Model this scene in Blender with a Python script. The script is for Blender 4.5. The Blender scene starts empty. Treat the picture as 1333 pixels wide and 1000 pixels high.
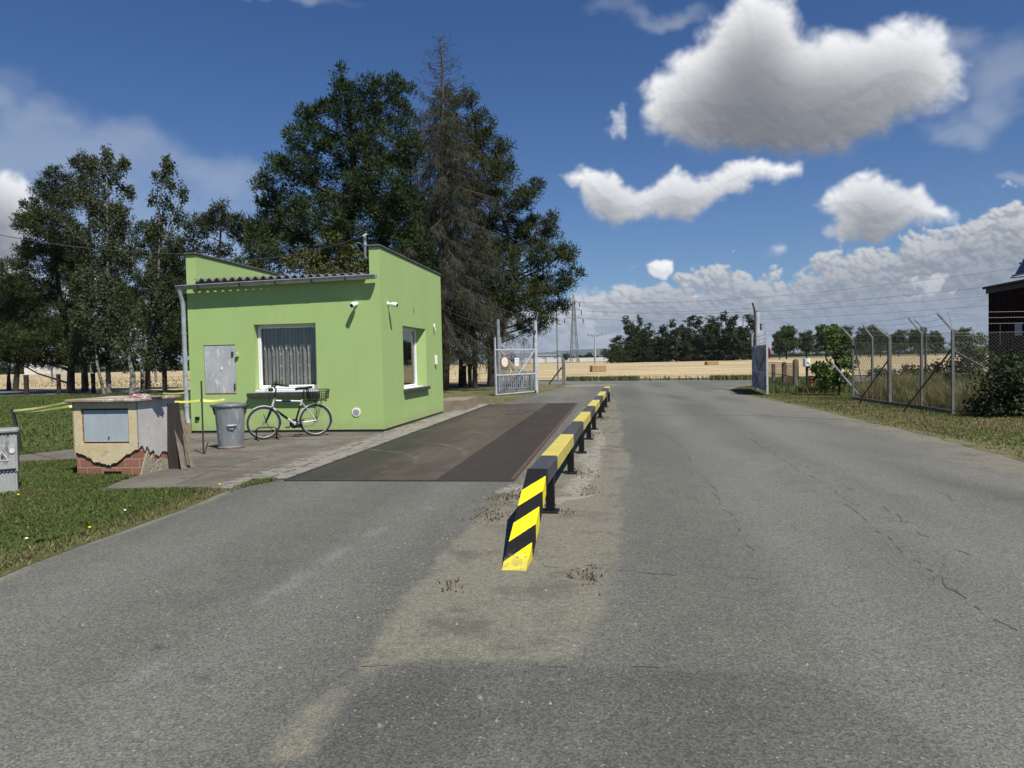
import bpy, math, random
import numpy as np
from mathutils import Vector, Matrix
random.seed(7); rng = np.random.default_rng(11)
PI = math.pi; R = math.radians
scene = bpy.context.scene
col = scene.collection
# ------------------------------------------------------------------ camera geometry (photo 1333x1000)
FOC = 950.0; PITCH = R(1.87); ROLL = 0.021; CH = 1.55
Xa = Vector((1, 0, 0)); Ua = Vector((0, math.sin(PITCH), math.cos(PITCH))); Fa = Vector((0, math.cos(PITCH), -math.sin(PITCH)))
CR = math.cos(ROLL)*Xa - math.sin(ROLL)*Ua; CU = math.sin(ROLL)*Xa + math.cos(ROLL)*Ua
CP = Vector((0, 0, CH))
def ray(px, py): return (px-666.5)/FOC*CR + (500-py)/FOC*CU + Fa
def G(px, py, z=0.0):
    d = ray(px, py); return CP + d*((z-CH)/d.z)
def at(px, py, Y):
    d = ray(px, py); return CP + d*(Y/d.y)
TH = R(8.1)
Vv = Vector((math.cos(TH), -math.sin(TH), 0)); Wv = Vector((math.sin(TH), math.cos(TH), 0))
def vu(v, u, z=0.0): return Vector((v*Vv.x+u*Wv.x, v*Vv.y+u*Wv.y, z))
cam = bpy.data.cameras.new('camera'); camo = bpy.data.objects.new('camera', cam); col.objects.link(camo)
cam.sensor_width = 36; cam.lens = 36*FOC/1333; cam.clip_end = 30000; cam.clip_start = .05
camo.matrix_world = Matrix(((CR.x, CU.x, -Fa.x, 0), (CR.y, CU.y, -Fa.y, 0), (CR.z, CU.z, -Fa.z, CH), (0, 0, 0, 1)))
scene.camera = camo

# ------------------------------------------------------------------ mesh helper
class MB:
    def __init__(s): s.v = []; s.f = []; s.m = []
    def add(s, vs, fs, mi=0):
        o = len(s.v); s.v += [tuple(p) for p in vs]; s.f += [tuple(i+o for i in f) for f in fs]; s.m += [mi]*len(fs)
        return s
    def box(s, c, d, rot=None, mi=0):
        hx, hy, hz = d[0]/2, d[1]/2, d[2]/2
        ps = [Vector((x, y, z)) for x in (-hx, hx) for y in (-hy, hy) for z in (-hz, hz)]
        if rot is not None: ps = [rot @ p for p in ps]
        c = Vector(c)
        return s.add([p+c for p in ps], [(0,1,3,2),(4,6,7,5),(0,4,5,1),(2,3,7,6),(0,2,6,4),(1,5,7,3)], mi)
    def bbox(s, c, d, b=.01, mi=0, rot=None):      # chamfered box
        hx, hy, hz = d[0]/2, d[1]/2, d[2]/2
        b = min(b, hx*.9, hy*.9, hz*.9); ps = []; idx = {}
        for sx in (-1, 1):
            for sy in (-1, 1):
                for sz in (-1, 1):
                    for k, q in enumerate(((hx, hy-b, hz-b), (hx-b, hy, hz-b), (hx-b, hy-b, hz))):
                        idx[(sx, sy, sz, k)] = len(ps); ps.append(Vector((sx*q[0], sy*q[1], sz*q[2])))
        F = []
        I = lambda *a: idx[a]
        for q in (-1, 1):
            F.append((I(q,-1,-1,0), I(q,1,-1,0), I(q,1,1,0), I(q,-1,1,0)))
            F.append((I(-1,q,-1,1), I(1,q,-1,1), I(1,q,1,1), I(-1,q,1,1)))
            F.append((I(-1,-1,q,2), I(1,-1,q,2), I(1,1,q,2), I(-1,1,q,2)))
            for p in (-1, 1):
                F.append((I(q,p,-1,0), I(q,p,1,0), I(q,p,1,1), I(q,p,-1,1)))
                F.append((I(q,-1,p,0), I(q,1,p,0), I(q,1,p,2), I(q,-1,p,2)))
                F.append((I(-1,q,p,1), I(1,q,p,1), I(1,q,p,2), I(-1,q,p,2)))
                for t in (-1, 1): F.append((I(q,p,t,0), I(q,p,t,1), I(q,p,t,2)))
        if rot is not None: ps = [rot @ p for p in ps]
        c = Vector(c)
        return s.add([p+c for p in ps], F, mi)
    def beam(s, a, b, w, h, up=(0,0,1), mi=0):
        a = Vector(a); b = Vector(b); d = (b-a); L = d.length; d.normalize()
        up = Vector(up); sd = d.cross(up)
        if sd.length < 1e-4: sd = d.cross(Vector((0,1,0)))
        sd.normalize(); u2 = sd.cross(d)
        rot = Matrix((d, sd, u2)).transposed()
        return s.box((a+b)/2, (L, w, h), rot, mi)
    def tube(s, pts, r, n=8, mi=0, cap=True, close=False):
        pts = [Vector(p) for p in pts]; m = len(pts)
        rs = r if isinstance(r, (list, tuple)) else [r]*m
        vs = []; ref = None
        for i, p in enumerate(pts):
            if close: d = pts[(i+1) % m]-pts[i-1]
            else: d = pts[min(i+1, m-1)]-pts[max(i-1, 0)]
            if d.length < 1e-9: d = Vector((0,0,1))
            d.normalize()
            if ref is None: ref = Vector((0,0,1)) if abs(d.z) < .9 else Vector((1,0,0))
            x = (ref - d*ref.dot(d))
            if x.length < 1e-5: x = d.orthogonal()
            x.normalize(); ref = x; y = d.cross(x)
            for k in range(n):
                t = 2*PI*k/n; vs.append(p+(x*math.cos(t)+y*math.sin(t))*rs[i])
        fs = []
        for i in range(m if close else m-1):
            j = (i+1) % m
            for k in range(n): fs.append((i*n+k, i*n+(k+1) % n, j*n+(k+1) % n, j*n+k))
        if cap and not close: fs += [tuple(range(n-1, -1, -1)), tuple((m-1)*n+k for k in range(n))]
        return s.add(vs, fs, mi)
    def lathe(s, prof, n=24, c=(0,0,0), mi=0, fr=None):
        c = Vector(c); vs = []
        for r_, z in prof:
            for k in range(n):
                t = 2*PI*k/n; rr = r_*(fr(k, z) if fr else 1)
                vs.append(c+Vector((rr*math.cos(t), rr*math.sin(t), z)))
        fs = []
        for i in range(len(prof)-1):
            for k in range(n): fs.append((i*n+k, i*n+(k+1) % n, (i+1)*n+(k+1) % n, (i+1)*n+k))
        fs += [tuple(range(n-1, -1, -1)), tuple((len(prof)-1)*n+k for k in range(n))]
        return s.add(vs, fs, mi)
    def prism(s, poly, y0, y1, mi=0, ax='y'):      # polygon in xz extruded along y (or xy along z)
        n = len(poly)
        if ax == 'y': vs = [(p[0], y0, p[1]) for p in poly]+[(p[0], y1, p[1]) for p in poly]
        elif ax == 'x': vs = [(y0, p[0], p[1]) for p in poly]+[(y1, p[0], p[1]) for p in poly]
        else: vs = [(p[0], p[1], y0) for p in poly]+[(p[0], p[1], y1) for p in poly]
        fs = [tuple(range(n)), tuple(range(2*n-1, n-1, -1))]+[(i, (i+1) % n, (i+1) % n+n, i+n) for i in range(n)]
        return s.add(vs, fs, mi)
    def build(s, name, mats, parent=None, smooth=False, loc=None, rz=0):
        me = bpy.data.meshes.new(name); me.from_pydata(s.v, [], s.f)
        if not isinstance(mats, (list, tuple)): mats = [mats]
        for m in mats: me.materials.append(m)
        if len(mats) > 1: me.polygons.foreach_set('material_index', s.m)
        if smooth is True: me.polygons.foreach_set('use_smooth', [True]*len(s.f))
        elif smooth: me.shade_smooth() if False else sm_angle(me, smooth)
        me.update()
        return link(name, me, parent, loc, rz)
def sm_angle(me, ang):
    me.polygons.foreach_set('use_smooth', [True]*len(me.polygons))
    try: me.set_sharp_from_angle(angle=R(ang))
    except Exception: pass
def link(name, me, parent=None, loc=None, rz=0):
    o = bpy.data.objects.new(name, me); col.objects.link(o)
    if parent is not None: o.parent = parent
    if loc is not None: o.location = loc
    if rz: o.rotation_euler = (0, 0, rz)
    return o
def np_mesh(name, V, Fc, mats, parent=None, mi=None, loc=None, attrs=None):
    """V (n,3), Fc (m,k) constant-size faces"""
    me = bpy.data.meshes.new(name); n = len(V); m, k = Fc.shape
    me.vertices.add(n); me.vertices.foreach_set('co', np.ascontiguousarray(V, dtype=np.float32).ravel())
    me.loops.add(m*k); me.loops.foreach_set('vertex_index', np.ascontiguousarray(Fc, dtype=np.int32).ravel())
    me.polygons.add(m); me.polygons.foreach_set('loop_start', np.arange(0, m*k, k, dtype=np.int32))
    if not isinstance(mats, (list, tuple)): mats = [mats]
    for q in mats: me.materials.append(q)
    if mi is not None: me.polygons.foreach_set('material_index', mi)
    me.update(calc_edges=True)
    if attrs:
        for an, arr in attrs.items():
            a = me.attributes.new(an, 'FLOAT', 'POINT'); a.data.foreach_set('value', np.ascontiguousarray(arr, dtype=np.float32))
    return link(name, me, parent, loc)
def empty(name, loc=(0,0,0), rz=0, label=None, cat=None, group=None):
    o = bpy.data.objects.new(name, None); col.objects.link(o); o.location = loc; o.rotation_euler = (0, 0, rz); o.empty_display_size = .1
    if label: tag(o, label, cat, group)
    return o
def tag(o, label, cat=None, group=None, kind=None):
    o['label'] = label
    if cat: o['category'] = cat
    if group: o['group'] = group
    if kind: o['kind'] = kind
    return o
def copy_tree(o, parent=None):
    c = o.copy(); col.objects.link(c); c.parent = parent
    for ch in list(o.children):
        copy_tree(ch, c)
    return c

# ------------------------------------------------------------------ materials
class NT:
    def __init__(s, nt): s.nt = nt; s.n = nt.nodes; s.l = nt.links
    def new(s, t, **kw):
        nd = s.n.new(t)
        for k, v in kw.items():
            if k.startswith('i_'): nd.inputs[int(k[2:])].default_value = v
            else: setattr(nd, k, v)
        return nd
    def put(s, sock, v):
        if hasattr(v, 'links'): s.l.new(v, sock)
        else: sock.default_value = v
    def math(s, op, a, b=0.0, c=None, clamp=False):
        nd = s.n.new('ShaderNodeMath'); nd.operation = op; nd.use_clamp = clamp
        s.put(nd.inputs[0], a); s.put(nd.inputs[1], b)
        if c is not None: s.put(nd.inputs[2], c)
        return nd.outputs[0]
    def vmath(s, op, a, b=(0,0,0), c=None):
        nd = s.n.new('ShaderNodeVectorMath'); nd.operation = op
        s.put(nd.inputs[0], a); s.put(nd.inputs[1], b)
        if c is not None: s.put(nd.inputs[2], c)
        return nd.outputs[1] if op in ('LENGTH', 'DOT_PRODUCT', 'DISTANCE') else nd.outputs[0]
    def noise(s, vec, scale, detail=4, rough=.55, dist=0.0, dims='3D'):
        nd = s.n.new('ShaderNodeTexNoise'); nd.noise_dimensions = dims
        if vec is not None: s.l.new(vec, nd.inputs['Vector'])
        nd.inputs['Scale'].default_value = scale; nd.inputs['Detail'].default_value = detail
        nd.inputs['Roughness'].default_value = rough; nd.inputs['Distortion'].default_value = dist
        return nd.outputs['Fac']
    def ramp(s, fac, lo, hi, a=0.0, b=1.0, smooth=True):
        nd = s.n.new('ShaderNodeMapRange'); nd.interpolation_type = 'SMOOTHSTEP' if smooth else 'LINEAR'
        s.put(nd.inputs[0], fac); nd.inputs[1].default_value = lo; nd.inputs[2].default_value = hi
        nd.inputs[3].default_value = a; nd.inputs[4].default_value = b
        return nd.outputs[0]
    def mix(s, f, a, b, mode='MIX'):
        nd = s.n.new('ShaderNodeMix'); nd.data_type = 'RGBA'; nd.blend_type = mode
        s.put(nd.inputs[0], f); s.put(nd.inputs[6], c4(a)); s.put(nd.inputs[7], c4(b))
        return nd.outputs[2]
    def obj(s): return s.new('ShaderNodeTexCoord').outputs['Object']
    def mapv(s, vec, scale=(1,1,1), rot=(0,0,0), loc=(0,0,0)):
        nd = s.n.new('ShaderNodeMapping'); s.l.new(vec, nd.inputs[0]); nd.inputs['Scale'].default_value = scale
        nd.inputs['Rotation'].default_value = rot; nd.inputs['Location'].default_value = loc
        return nd.outputs[0]
    def sep(s, vec):
        nd = s.n.new('ShaderNodeSeparateXYZ'); s.l.new(vec, nd.inputs[0]); return nd.outputs
    def attr(s, name):
        nd = s.n.new('ShaderNodeAttribute'); nd.attribute_name = name; return nd.outputs['Fac']
    def bump(s, h, st=.3, dist=.01):
        nd = s.n.new('ShaderNodeBump'); nd.inputs['Strength'].default_value = st; nd.inputs['Distance'].default_value = dist
        s.l.new(h, nd.inputs['Height']); return nd.outputs[0]
def c4(c):
    if isinstance(c, (tuple, list)) and len(c) == 3: return (*c, 1)
    return c
def new_mat(name):
    m = bpy.data.materials.new(name); m.use_nodes = True
    nt = NT(m.node_tree); b = m.node_tree.nodes['Principled BSDF']
    return m, nt, b
def fin(nt, b, colr, rough=.8, metal=0.0, bump=None, st=.3, dist=.01, spec=None):
    nt.put(b.inputs['Base Color'], c4(colr)); nt.put(b.inputs['Roughness'], rough); nt.put(b.inputs['Metallic'], metal)
    if bump is not None: nt.l.new(nt.bump(bump, st, dist), b.inputs['Normal'])
    if spec is not None: b.inputs['Specular IOR Level'].default_value = spec
def pm(name, c1, c2=None, scale=3, rough=.7, metal=0.0, bump=0.0, bscale=40, spots=None, spot_scale=8, spot_th=.62, detail=5, spec=None, streak=None, bdist=.01):
    m, nt, b = new_mat(name); o = nt.obj()
    if c2 is None: c2 = tuple(x*.82 for x in c1)
    o2 = nt.mapv(o, streak) if streak else o
    f = nt.ramp(nt.noise(o2, scale, detail), .3, .7)
    cc = nt.mix(f, c1, c2)
    if spots is not None:
        sf = nt.ramp(nt.noise(o2, spot_scale, 6, .65), spot_th, spot_th+.06)
        cc = nt.mix(sf, cc, spots)
    fine = nt.noise(o, bscale, 4, .6)
    cc = nt.mix(.25, cc, nt.mix(fine, (.35,.35,.35), (.95,.95,.95)), 'OVERLAY')
    fin(nt, b, cc, rough, metal, fine if bump else None, bump, bdist, spec)
    return m
ML = {}
ML['black_paint'] = pm('black_paint', (.006,.006,.007), (.010,.010,.011), rough=.5, bump=.2, bscale=90, spec=.2)
ML['metal'] = pm('galvanised_metal', (.42,.44,.46), (.30,.32,.34), 6, rough=.45, metal=.55, bump=.08, bscale=60, spots=(.16,.12,.09), spot_th=.68)
ML['gate_paint'] = pm('weathered_white_paint', (.46,.48,.50), (.33,.35,.37), 5, rough=.6, spots=(.16,.10,.07), spot_th=.62, spot_scale=12)
ML['gate_sheet'] = pm('grey_sheet', (.20,.23,.26), (.13,.15,.17), 4, rough=.6, spots=(.12,.09,.08), spot_th=.6, streak=(1,1,.25))
ML['dark_metal'] = pm('dark_metal', (.03,.03,.032), (.05,.045,.04), 8, rough=.55)
ML['rust'] = pm('rusty_metal', (.13,.06,.035), (.20,.11,.07), 9, rough=.85, spots=(.35,.33,.30), spot_th=.62, bump=.2)
ML['concrete_post'] = pm('concrete_post', (.15,.15,.14), (.10,.10,.095), 5, rough=.9, bump=.3)
ML['dark_post'] = pm('dark_timber', (.018,.016,.014), (.035,.03,.026), 12, rough=.9, streak=(1,1,.2))
ML['wood'] = pm('weathered_board', (.17,.13,.09), (.09,.07,.05), 6, rough=.9, streak=(6,6,.6), bump=.3)
ML['white'] = pm('white_plastic', (.82,.82,.80), (.76,.76,.74), rough=.35)
ML['rubber'] = pm('tyre_rubber', (.018,.018,.018), (.03,.03,.03), rough=.7)
ML['chrome'] = pm('bright_metal', (.62,.63,.64), (.5,.5,.5), rough=.25, metal=.9)
ML['silver_paint'] = pm('silver_paint', (.60,.61,.60), (.52,.53,.52), rough=.3, metal=.3)
ML['yellow_tape'] = pm('yellow_tape', (.72,.68,.16), (.62,.58,.12), rough=.4)
ML['bark'] = pm('dark_bark', (.020,.017,.014), (.040,.032,.025), 5, rough=.95, bump=.8, bscale=12, streak=(3,3,.5), bdist=.03)
ML['dead_bark'] = pm('grey_bark', (.105,.090,.070), (.065,.055,.045), 6, rough=.95, bump=.6, bscale=14, streak=(3,3,.5))
ML['birch_bark'] = pm('birch_bark', (.20,.19,.17), (.12,.115,.10), 5, rough=.85, spots=(.03,.028,.025), spot_scale=5, spot_th=.50, streak=(1,1,1.6))
ML['wire'] = pm('wire', (.05,.05,.055), rough=.6)
ML['barbed'] = pm('barbed_wire', (.14,.13,.12), rough=.6, metal=.4)
def flat(name, c, rough=.6, metal=0.0, emis=None): return pm(name, c, tuple(min(1, x*.88) for x in c), 5, rough, metal)

def green_wall():
    m, nt, b = new_mat('green_render'); o = nt.obj()
    f = nt.noise(o, 1.2, 6, .6); g = nt.noise(nt.mapv(o, (1, 1, .25)), 5, 4)
    cc = nt.mix(nt.ramp(f, .3, .7), (.350,.485,.185), (.330,.460,.170))
    cc = nt.mix(nt.ramp(nt.noise(nt.mapv(o, (1,1,.12)), 9, 5, .65), .54, .72, 0, .30), cc, (.30,.40,.16)); cc = nt.mix(nt.ramp(g, .5, .8, 0, .28), cc, (.29,.42,.15))
    z = nt.sep(o)[2]                                           # rain splash band just above the ground
    sp = nt.math('ADD', nt.ramp(z, 0.0, .55, 1, 0), nt.math('MULTIPLY', nt.math('SUBTRACT', nt.noise(o, 7, 5), .5), .9))
    cc = nt.mix(nt.ramp(sp, .35, .95, 0, .45), cc, (.30,.33,.16))
    h = nt.noise(o, 130, 3, .7); h2 = nt.noise(nt.mapv(o, (1,1,5)), 9, 3)
    hh = nt.math('ADD', h, nt.math('MULTIPLY', h2, .6))
    fin(nt, b, cc, .92, 0, hh, .35, .006, .25); return m
ML['green'] = green_wall()

def asphalt():
    m, nt, b = new_mat('worn_asphalt'); o = nt.obj()
    big = nt.noise(nt.mapv(o, (1,.35,1), (0,0,-TH)), .35, 6, .6)
    mid = nt.noise(o, 3.0, 6, .65)
    fine = nt.noise(o, 110, 3, .75)
    vor = nt.new('ShaderNodeTexVoronoi'); vor.inputs['Scale'].default_value = 105; nt.l.new(o, vor.inputs['Vector'])
    vc = nt.sep(vor.outputs['Color'])[0]
    base = nt.mix(nt.ramp(big, .33, .67), (.090,.091,.078), (.120,.120,.102))
    base = nt.mix(nt.ramp(mid, .35, .75, 0, .5), base, (.075,.076,.067))
    # long tyre-polished lanes running with the road
    x = nt.sep(nt.mapv(o, (1,1,1), (0,0,TH)))[0]
    lane = nt.math('SINE', nt.math('MULTIPLY_ADD', x, 3.4, nt.math('MULTIPLY', nt.noise(o, .25, 2), 5.0)))
    base = nt.mix(nt.ramp(lane, -.4, 1, 0, .22), base, (.150,.150,.130))
    dark = nt.attr('dark'); base = nt.mix(nt.math('MULTIPLY', dark, nt.ramp(mid, .25, .6, .55, 1)), base, (.050,.050,.050))
    light = nt.attr('light'); base = nt.mix(nt.math('MULTIPLY', light, nt.ramp(mid, .3, .6, .35, 1)), base, (.165,.16,.148))
    agg = nt.ramp(vc, .0, 1, .50, 1.58, False)
    cmb = nt.new('ShaderNodeCombineColor'); [nt.l.new(agg, cmb.inputs[i]) for i in range(3)]
    base = nt.mix(.8, base, cmb.outputs[0], 'MULTIPLY')
    base = nt.mix(nt.ramp(nt.noise(o, 28, 4, .8), .62, .72, 0, .35), base, (.05,.05,.048)); peb = nt.ramp(nt.noise(o, 40, 2, .5), .67, .70, 0, .7); base = nt.mix(peb, base, (.30,.29,.27))
    # dust and grit
    d = nt.attr('dust')
    dn = nt.math('ADD', d, nt.math('MULTIPLY', nt.math('SUBTRACT', nt.noise(o, 6, 8, .7), .5), nt.math('MULTIPLY', nt.math('MULTIPLY', d, nt.math('SUBTRACT', 1.25, d)), 3.2)))
    df = nt.ramp(dn, .3, .72)
    grit = nt.mix(nt.ramp(nt.noise(o, 22, 6, .75), .3, .72), (.118,.111,.086), (.205,.194,.152))
    grit = nt.mix(nt.ramp(nt.noise(o, 1.6, 7, .7), .48, .66, 0, .75), grit, (.085,.080,.070)); grit = nt.mix(nt.ramp(nt.noise(nt.mapv(o, loc=(9,4,0)), 4.5, 8, .8), .60, .70, 0, .7), grit, (.060,.050,.038))
    cmb2 = nt.new('ShaderNodeCombineColor'); a2 = nt.ramp(nt.noise(o, 70, 4, .8), .32, .68, .5, 1.5); [nt.l.new(a2, cmb2.inputs[i]) for i in range(3)]
    grit = nt.mix(.9, grit, cmb2.outputs[0], 'MULTIPLY')
    cc = nt.mix(df, base, grit)
    wh = nt.attr('pale'); wf = nt.ramp(nt.math('ADD', wh, nt.math('MULTIPLY', nt.math('SUBTRACT', nt.noise(o, 7, 8, .75), .55), 3.2)), .5, .8)
    wf = nt.math('MULTIPLY', wf, nt.math('MULTIPLY', nt.ramp(wh, .05, .3), nt.ramp(nt.noise(o, 16, 6, .8), .42, .6, .25, 1))); cc = nt.mix(nt.math('MULTIPLY', wf, .75), cc, (.33,.31,.275))
    h = nt.math('ADD', nt.math('MULTIPLY', vc, .5), fine)
    fin(nt, b, cc, .88, 0, h, .55, .006, .3); return m
ML['asphalt'] = asphalt()

def ground_mat(name, c1, c2, c3, s1=.3, s2=6, fine=60, streak=(1,1,1), bs=.6):
    m, nt, b = new_mat(name); o = nt.obj(); o2 = nt.mapv(o, streak)
    cc = nt.mix(nt.ramp(nt.noise(o2, s1, 6), .35, .65), c1, c2)
    cc = nt.mix(nt.ramp(nt.noise(o2, s2, 6, .7), .42, .68), cc, c3)
    fn = nt.noise(o, fine, 3, .7)
    cmb = nt.new('ShaderNodeCombineColor'); a = nt.ramp(fn, .3, .7, .65, 1.35); [nt.l.new(a, cmb.inputs[i]) for i in range(3)]
    cc = nt.mix(.8, cc, cmb.outputs[0], 'MULTIPLY')
    fin(nt, b, cc, .95, 0, fn, bs, .02, .1); return m
ML['soil_grass'] = ground_mat('turf_soil', (.060,.088,.026), (.075,.10,.032), (.12,.11,.052))
ML['dry_verge'] = ground_mat('dry_verge', (.075,.090,.030), (.13,.115,.060), (.19,.16,.10), .5, 4)
ML['ground'] = ground_mat('open_land', (.10,.11,.05), (.17,.14,.07), (.07,.09,.035), .01, .08, 3)
ML['stubble'] = ground_mat('stubble', (.36,.285,.16), (.50,.405,.245), (.22,.17,.09), .09, .6, 5, (.16,1,1), .4)
ML['concrete'] = ground_mat('old_concrete', (.135,.122,.102), (.185,.168,.14), (.27,.25,.215), .8, 5, 70, (1,1,1), .5)
ML['far_asphalt'] = ground_mat('far_asphalt', (.135,.135,.13), (.16,.158,.15), (.11,.11,.108), .2, 1.5, 20, (.3,1,1), .3)

def leaf_mat(name, c1, c2, trans=.25, rough=.6, spec=.25):
    m, nt, b = new_mat(name)
    g = nt.new('ShaderNodeNewGeometry'); rnd = g.outputs['Random Per Island']
    o = nt.obj(); big = nt.noise(o, .55, 3)
    cc = nt.mix(rnd, c1, c2)
    cc = nt.mix(nt.ramp(big, .35, .65, 0, .5), cc, tuple((x*.55+y*.25) for x, y in zip(c1, c2)))
    fin(nt, b, cc, rough, 0, None, spec=spec)
    out = m.node_tree.nodes['Material Output']
    tr = nt.new('ShaderNodeBsdfTranslucent'); nt.l.new(nt.mix(1, cc, (1.0,1.15,.55), 'MULTIPLY'), tr.inputs[0])
    mx = nt.new('ShaderNodeMixShader'); mx.inputs[0].default_value = trans
    nt.l.new(b.outputs[0], mx.inputs[1]); nt.l.new(tr.outputs[0], mx.inputs[2]); nt.l.new(mx.outputs[0], out.inputs[0])
    return m
ML['pine'] = leaf_mat('pine_needles', (.022,.038,.014), (.066,.090,.034), .10, .7, .06)
ML['pine2'] = leaf_mat('pine_needles_olive', (.028,.039,.015), (.074,.088,.034), .12, .7, .06)
ML['birch'] = leaf_mat('birch_leaves', (.032,.044,.018), (.085,.098,.045), .22, .6, .15)
ML['dead'] = leaf_mat('dry_twigs', (.040,.042,.028), (.086,.086,.060), .1, .8, .05)
ML['bushy'] = leaf_mat('olive_leaves', (.055,.065,.018), (.13,.125,.035), .3)
ML['avenue'] = leaf_mat('avenue_leaves', (.032,.052,.017), (.075,.10,.032), .2)
ML['row'] = leaf_mat('row_leaves', (.022,.034,.012), (.060,.078,.026), .2, .8, .05)
ML['elder'] = leaf_mat('elder_leaves', (.05,.085,.022), (.12,.17,.045), .3)
ML['shrubl'] = leaf_mat('shrub_leaves', (.020,.032,.012), (.055,.078,.030), .2, .6, .2)
ML['grassb'] = leaf_mat('grass_blades', (.070,.108,.028), (.150,.185,.060), .3, .7, .1)
ML['dryb'] = leaf_mat('dry_blades', (.16,.135,.065), (.30,.25,.14), .3)
ML['humus'] = leaf_mat('dead_stems', (.045,.036,.025), (.10,.08,.055), .1)
ML['tallgr'] = leaf_mat('tall_grass', (.17,.145,.075), (.34,.28,.16), .35)
ML['weed'] = leaf_mat('weeds', (.05,.085,.022), (.11,.15,.045), .3)

# ------------------------------------------------------------------ terrain
def structure(o, label): return tag(o, label, kind='structure')
def sheet(name, pts, z, mat, label):
    me = bpy.data.meshes.new(name); me.from_pydata([(p[0], p[1], z) for p in pts], [], [tuple(range(len(pts)))]); me.materials.append(mat)
    me.update()
    if me.polygons[0].normal.z < 0: me.flip_normals()
    return structure(link(name, me), label)
def wob(pts, amp, step=.35, seed=0):
    """polygon outline made irregular"""
    r_ = np.random.default_rng(seed); out = []
    n = len(pts)
    for i in range(n):
        a = Vector((pts[i][0], pts[i][1], 0)); b = Vector((pts[(i+1) % n][0], pts[(i+1) % n][1], 0)); L = (b-a).length
        k = max(1, min(120, int(L/step))); nn = Vector((-(b-a).y, (b-a).x, 0)).normalized() if L > 0 else Vector((0,0,0))
        for j in range(k):
            t = j/k; w = amp if 0 < j else 0
            out.append(a.lerp(b, t)+nn*float(r_.normal(0, 1))*w)
    return out
sheet('ground', [(-9000,-60), (9000,-60), (9000,14000), (-9000,14000)], -.10, ML['ground'], 'open farmland reaching the horizon')
sheet('field', wob([G(-300,512.5,-.06)+Vector((-120,0,0)), G(250,507,-.06), G(760,493.6,-.06), G(979,492,-.06), G(1400,476,-.06)+Vector((60,0,0)), (520,330), (170,300), (-60,330), (-420,300)], .1, 3), -.06, ML['stubble'], 'harvested golden stubble field behind the gates')
crossn = [G(-400,535), G(20,516), G(250,511), G(700,501.5), G(985,499.5), G(1150,494), G(1700,480)]
crossf = [G(1700,474), G(1150,489), G(978,493), G(760,494.5), G(250,507.5), G(0,506), G(-400,518)]
sheet('road', wob([Vector(p) for p in crossn+crossf], .08, 1.2, 3), -.025, ML['far_asphalt'], 'narrow public road crossing beyond the gates')
# lawn and verges (soil below the blades)
lawn_edge = [G(-260,880), G(0,752), G(75,722), G(150,695), G(225,668), G(300,638)]
lawn_poly = [Vector((-14,1.5,0)), G(-260,880)]+lawn_edge[1:]+[vu(-4.5,9.2), vu(-4.5,26), vu(-4.7,33), vu(-4.0,40), vu(-3.4,45.0), G(250,510), G(20,515), G(-400,533), Vector((-80,20,0)), Vector((-40,1.5,0))]
sheet('lawn', wob(lawn_poly, .03, .3, 5), .004, ML['soil_grass'], 'mown green lawn left of the drive')
verge_edge = [G(1700,705), G(1333,601), G(1250,577), G(1180,561), G(1100,542), G(1040,528), G(1000,520), G(968,513), G(950,508), G(960,504), G(985,501)]
verge_poly = verge_edge+[G(1150,497), Vector((60,38,0)), Vector((60,6,0))]
sheet('verge', wob(verge_poly, .05, .35, 6), .004, ML['dry_verge'], 'dry grass verge beside the wire fence')
sheet('dirt_strip', wob([vu(-5.05,25.7), vu(-4.25,25.9), vu(-3.8,30), vu(-3.3,36), vu(-2.8,44.8), vu(-9,44.6), vu(-12,33), vu(-5.6,22), vu(-5.2,21.6)], .08, .5, 8), .009, ML['dry_verge'], 'bare dry ground between hut and left gate')

def apron_mat():
    m, nt, b = new_mat('apron_concrete'); o = nt.obj(); d = nt.vmath('DOT_PRODUCT', o, (Vv.x, Vv.y, 0))
    cc = nt.mix(nt.ramp(nt.noise(o, .9, 7, .65), .36, .64), (.118,.107,.090), (.175,.160,.134)); cc = nt.mix(nt.ramp(nt.noise(o, 6, 8, .75), .52, .66, 0, .8), cc, (.085,.077,.064))
    g = nt.math('ADD', nt.ramp(d, -5.9, -4.7, 0, .62), nt.math('MULTIPLY', nt.math('SUBTRACT', nt.noise(o, 5, 9, .78), .5), 1.9)); cc = nt.mix(nt.ramp(g, .42, .62, 0, .85), cc, (.27,.252,.215))
    cc = nt.mix(nt.ramp(nt.noise(o, 11, 8, .8), .63, .70, 0, .8), cc, (.30,.28,.24))
    w = nt.math('ABSOLUTE', nt.math('SUBTRACT', nt.math('FRACT', nt.math('ADD', nt.math('DIVIDE', nt.vmath('DOT_PRODUCT', o, (Wv.x, Wv.y, 0)), 1.9), nt.math('MULTIPLY', nt.noise(o, 2, 4), .06))), .5))
    cc = nt.mix(nt.ramp(w, .018, .006, 0, .75), cc, (.045,.040,.032))
    fn = nt.noise(o, 60, 5, .75); cc = nt.mix(.85, cc, nt.mix(fn, (.45,.45,.45), (1.5,1.5,1.5)), 'MULTIPLY'); fin(nt, b, cc, .95, 0, fn, .7, .02, .1); return m
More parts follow.
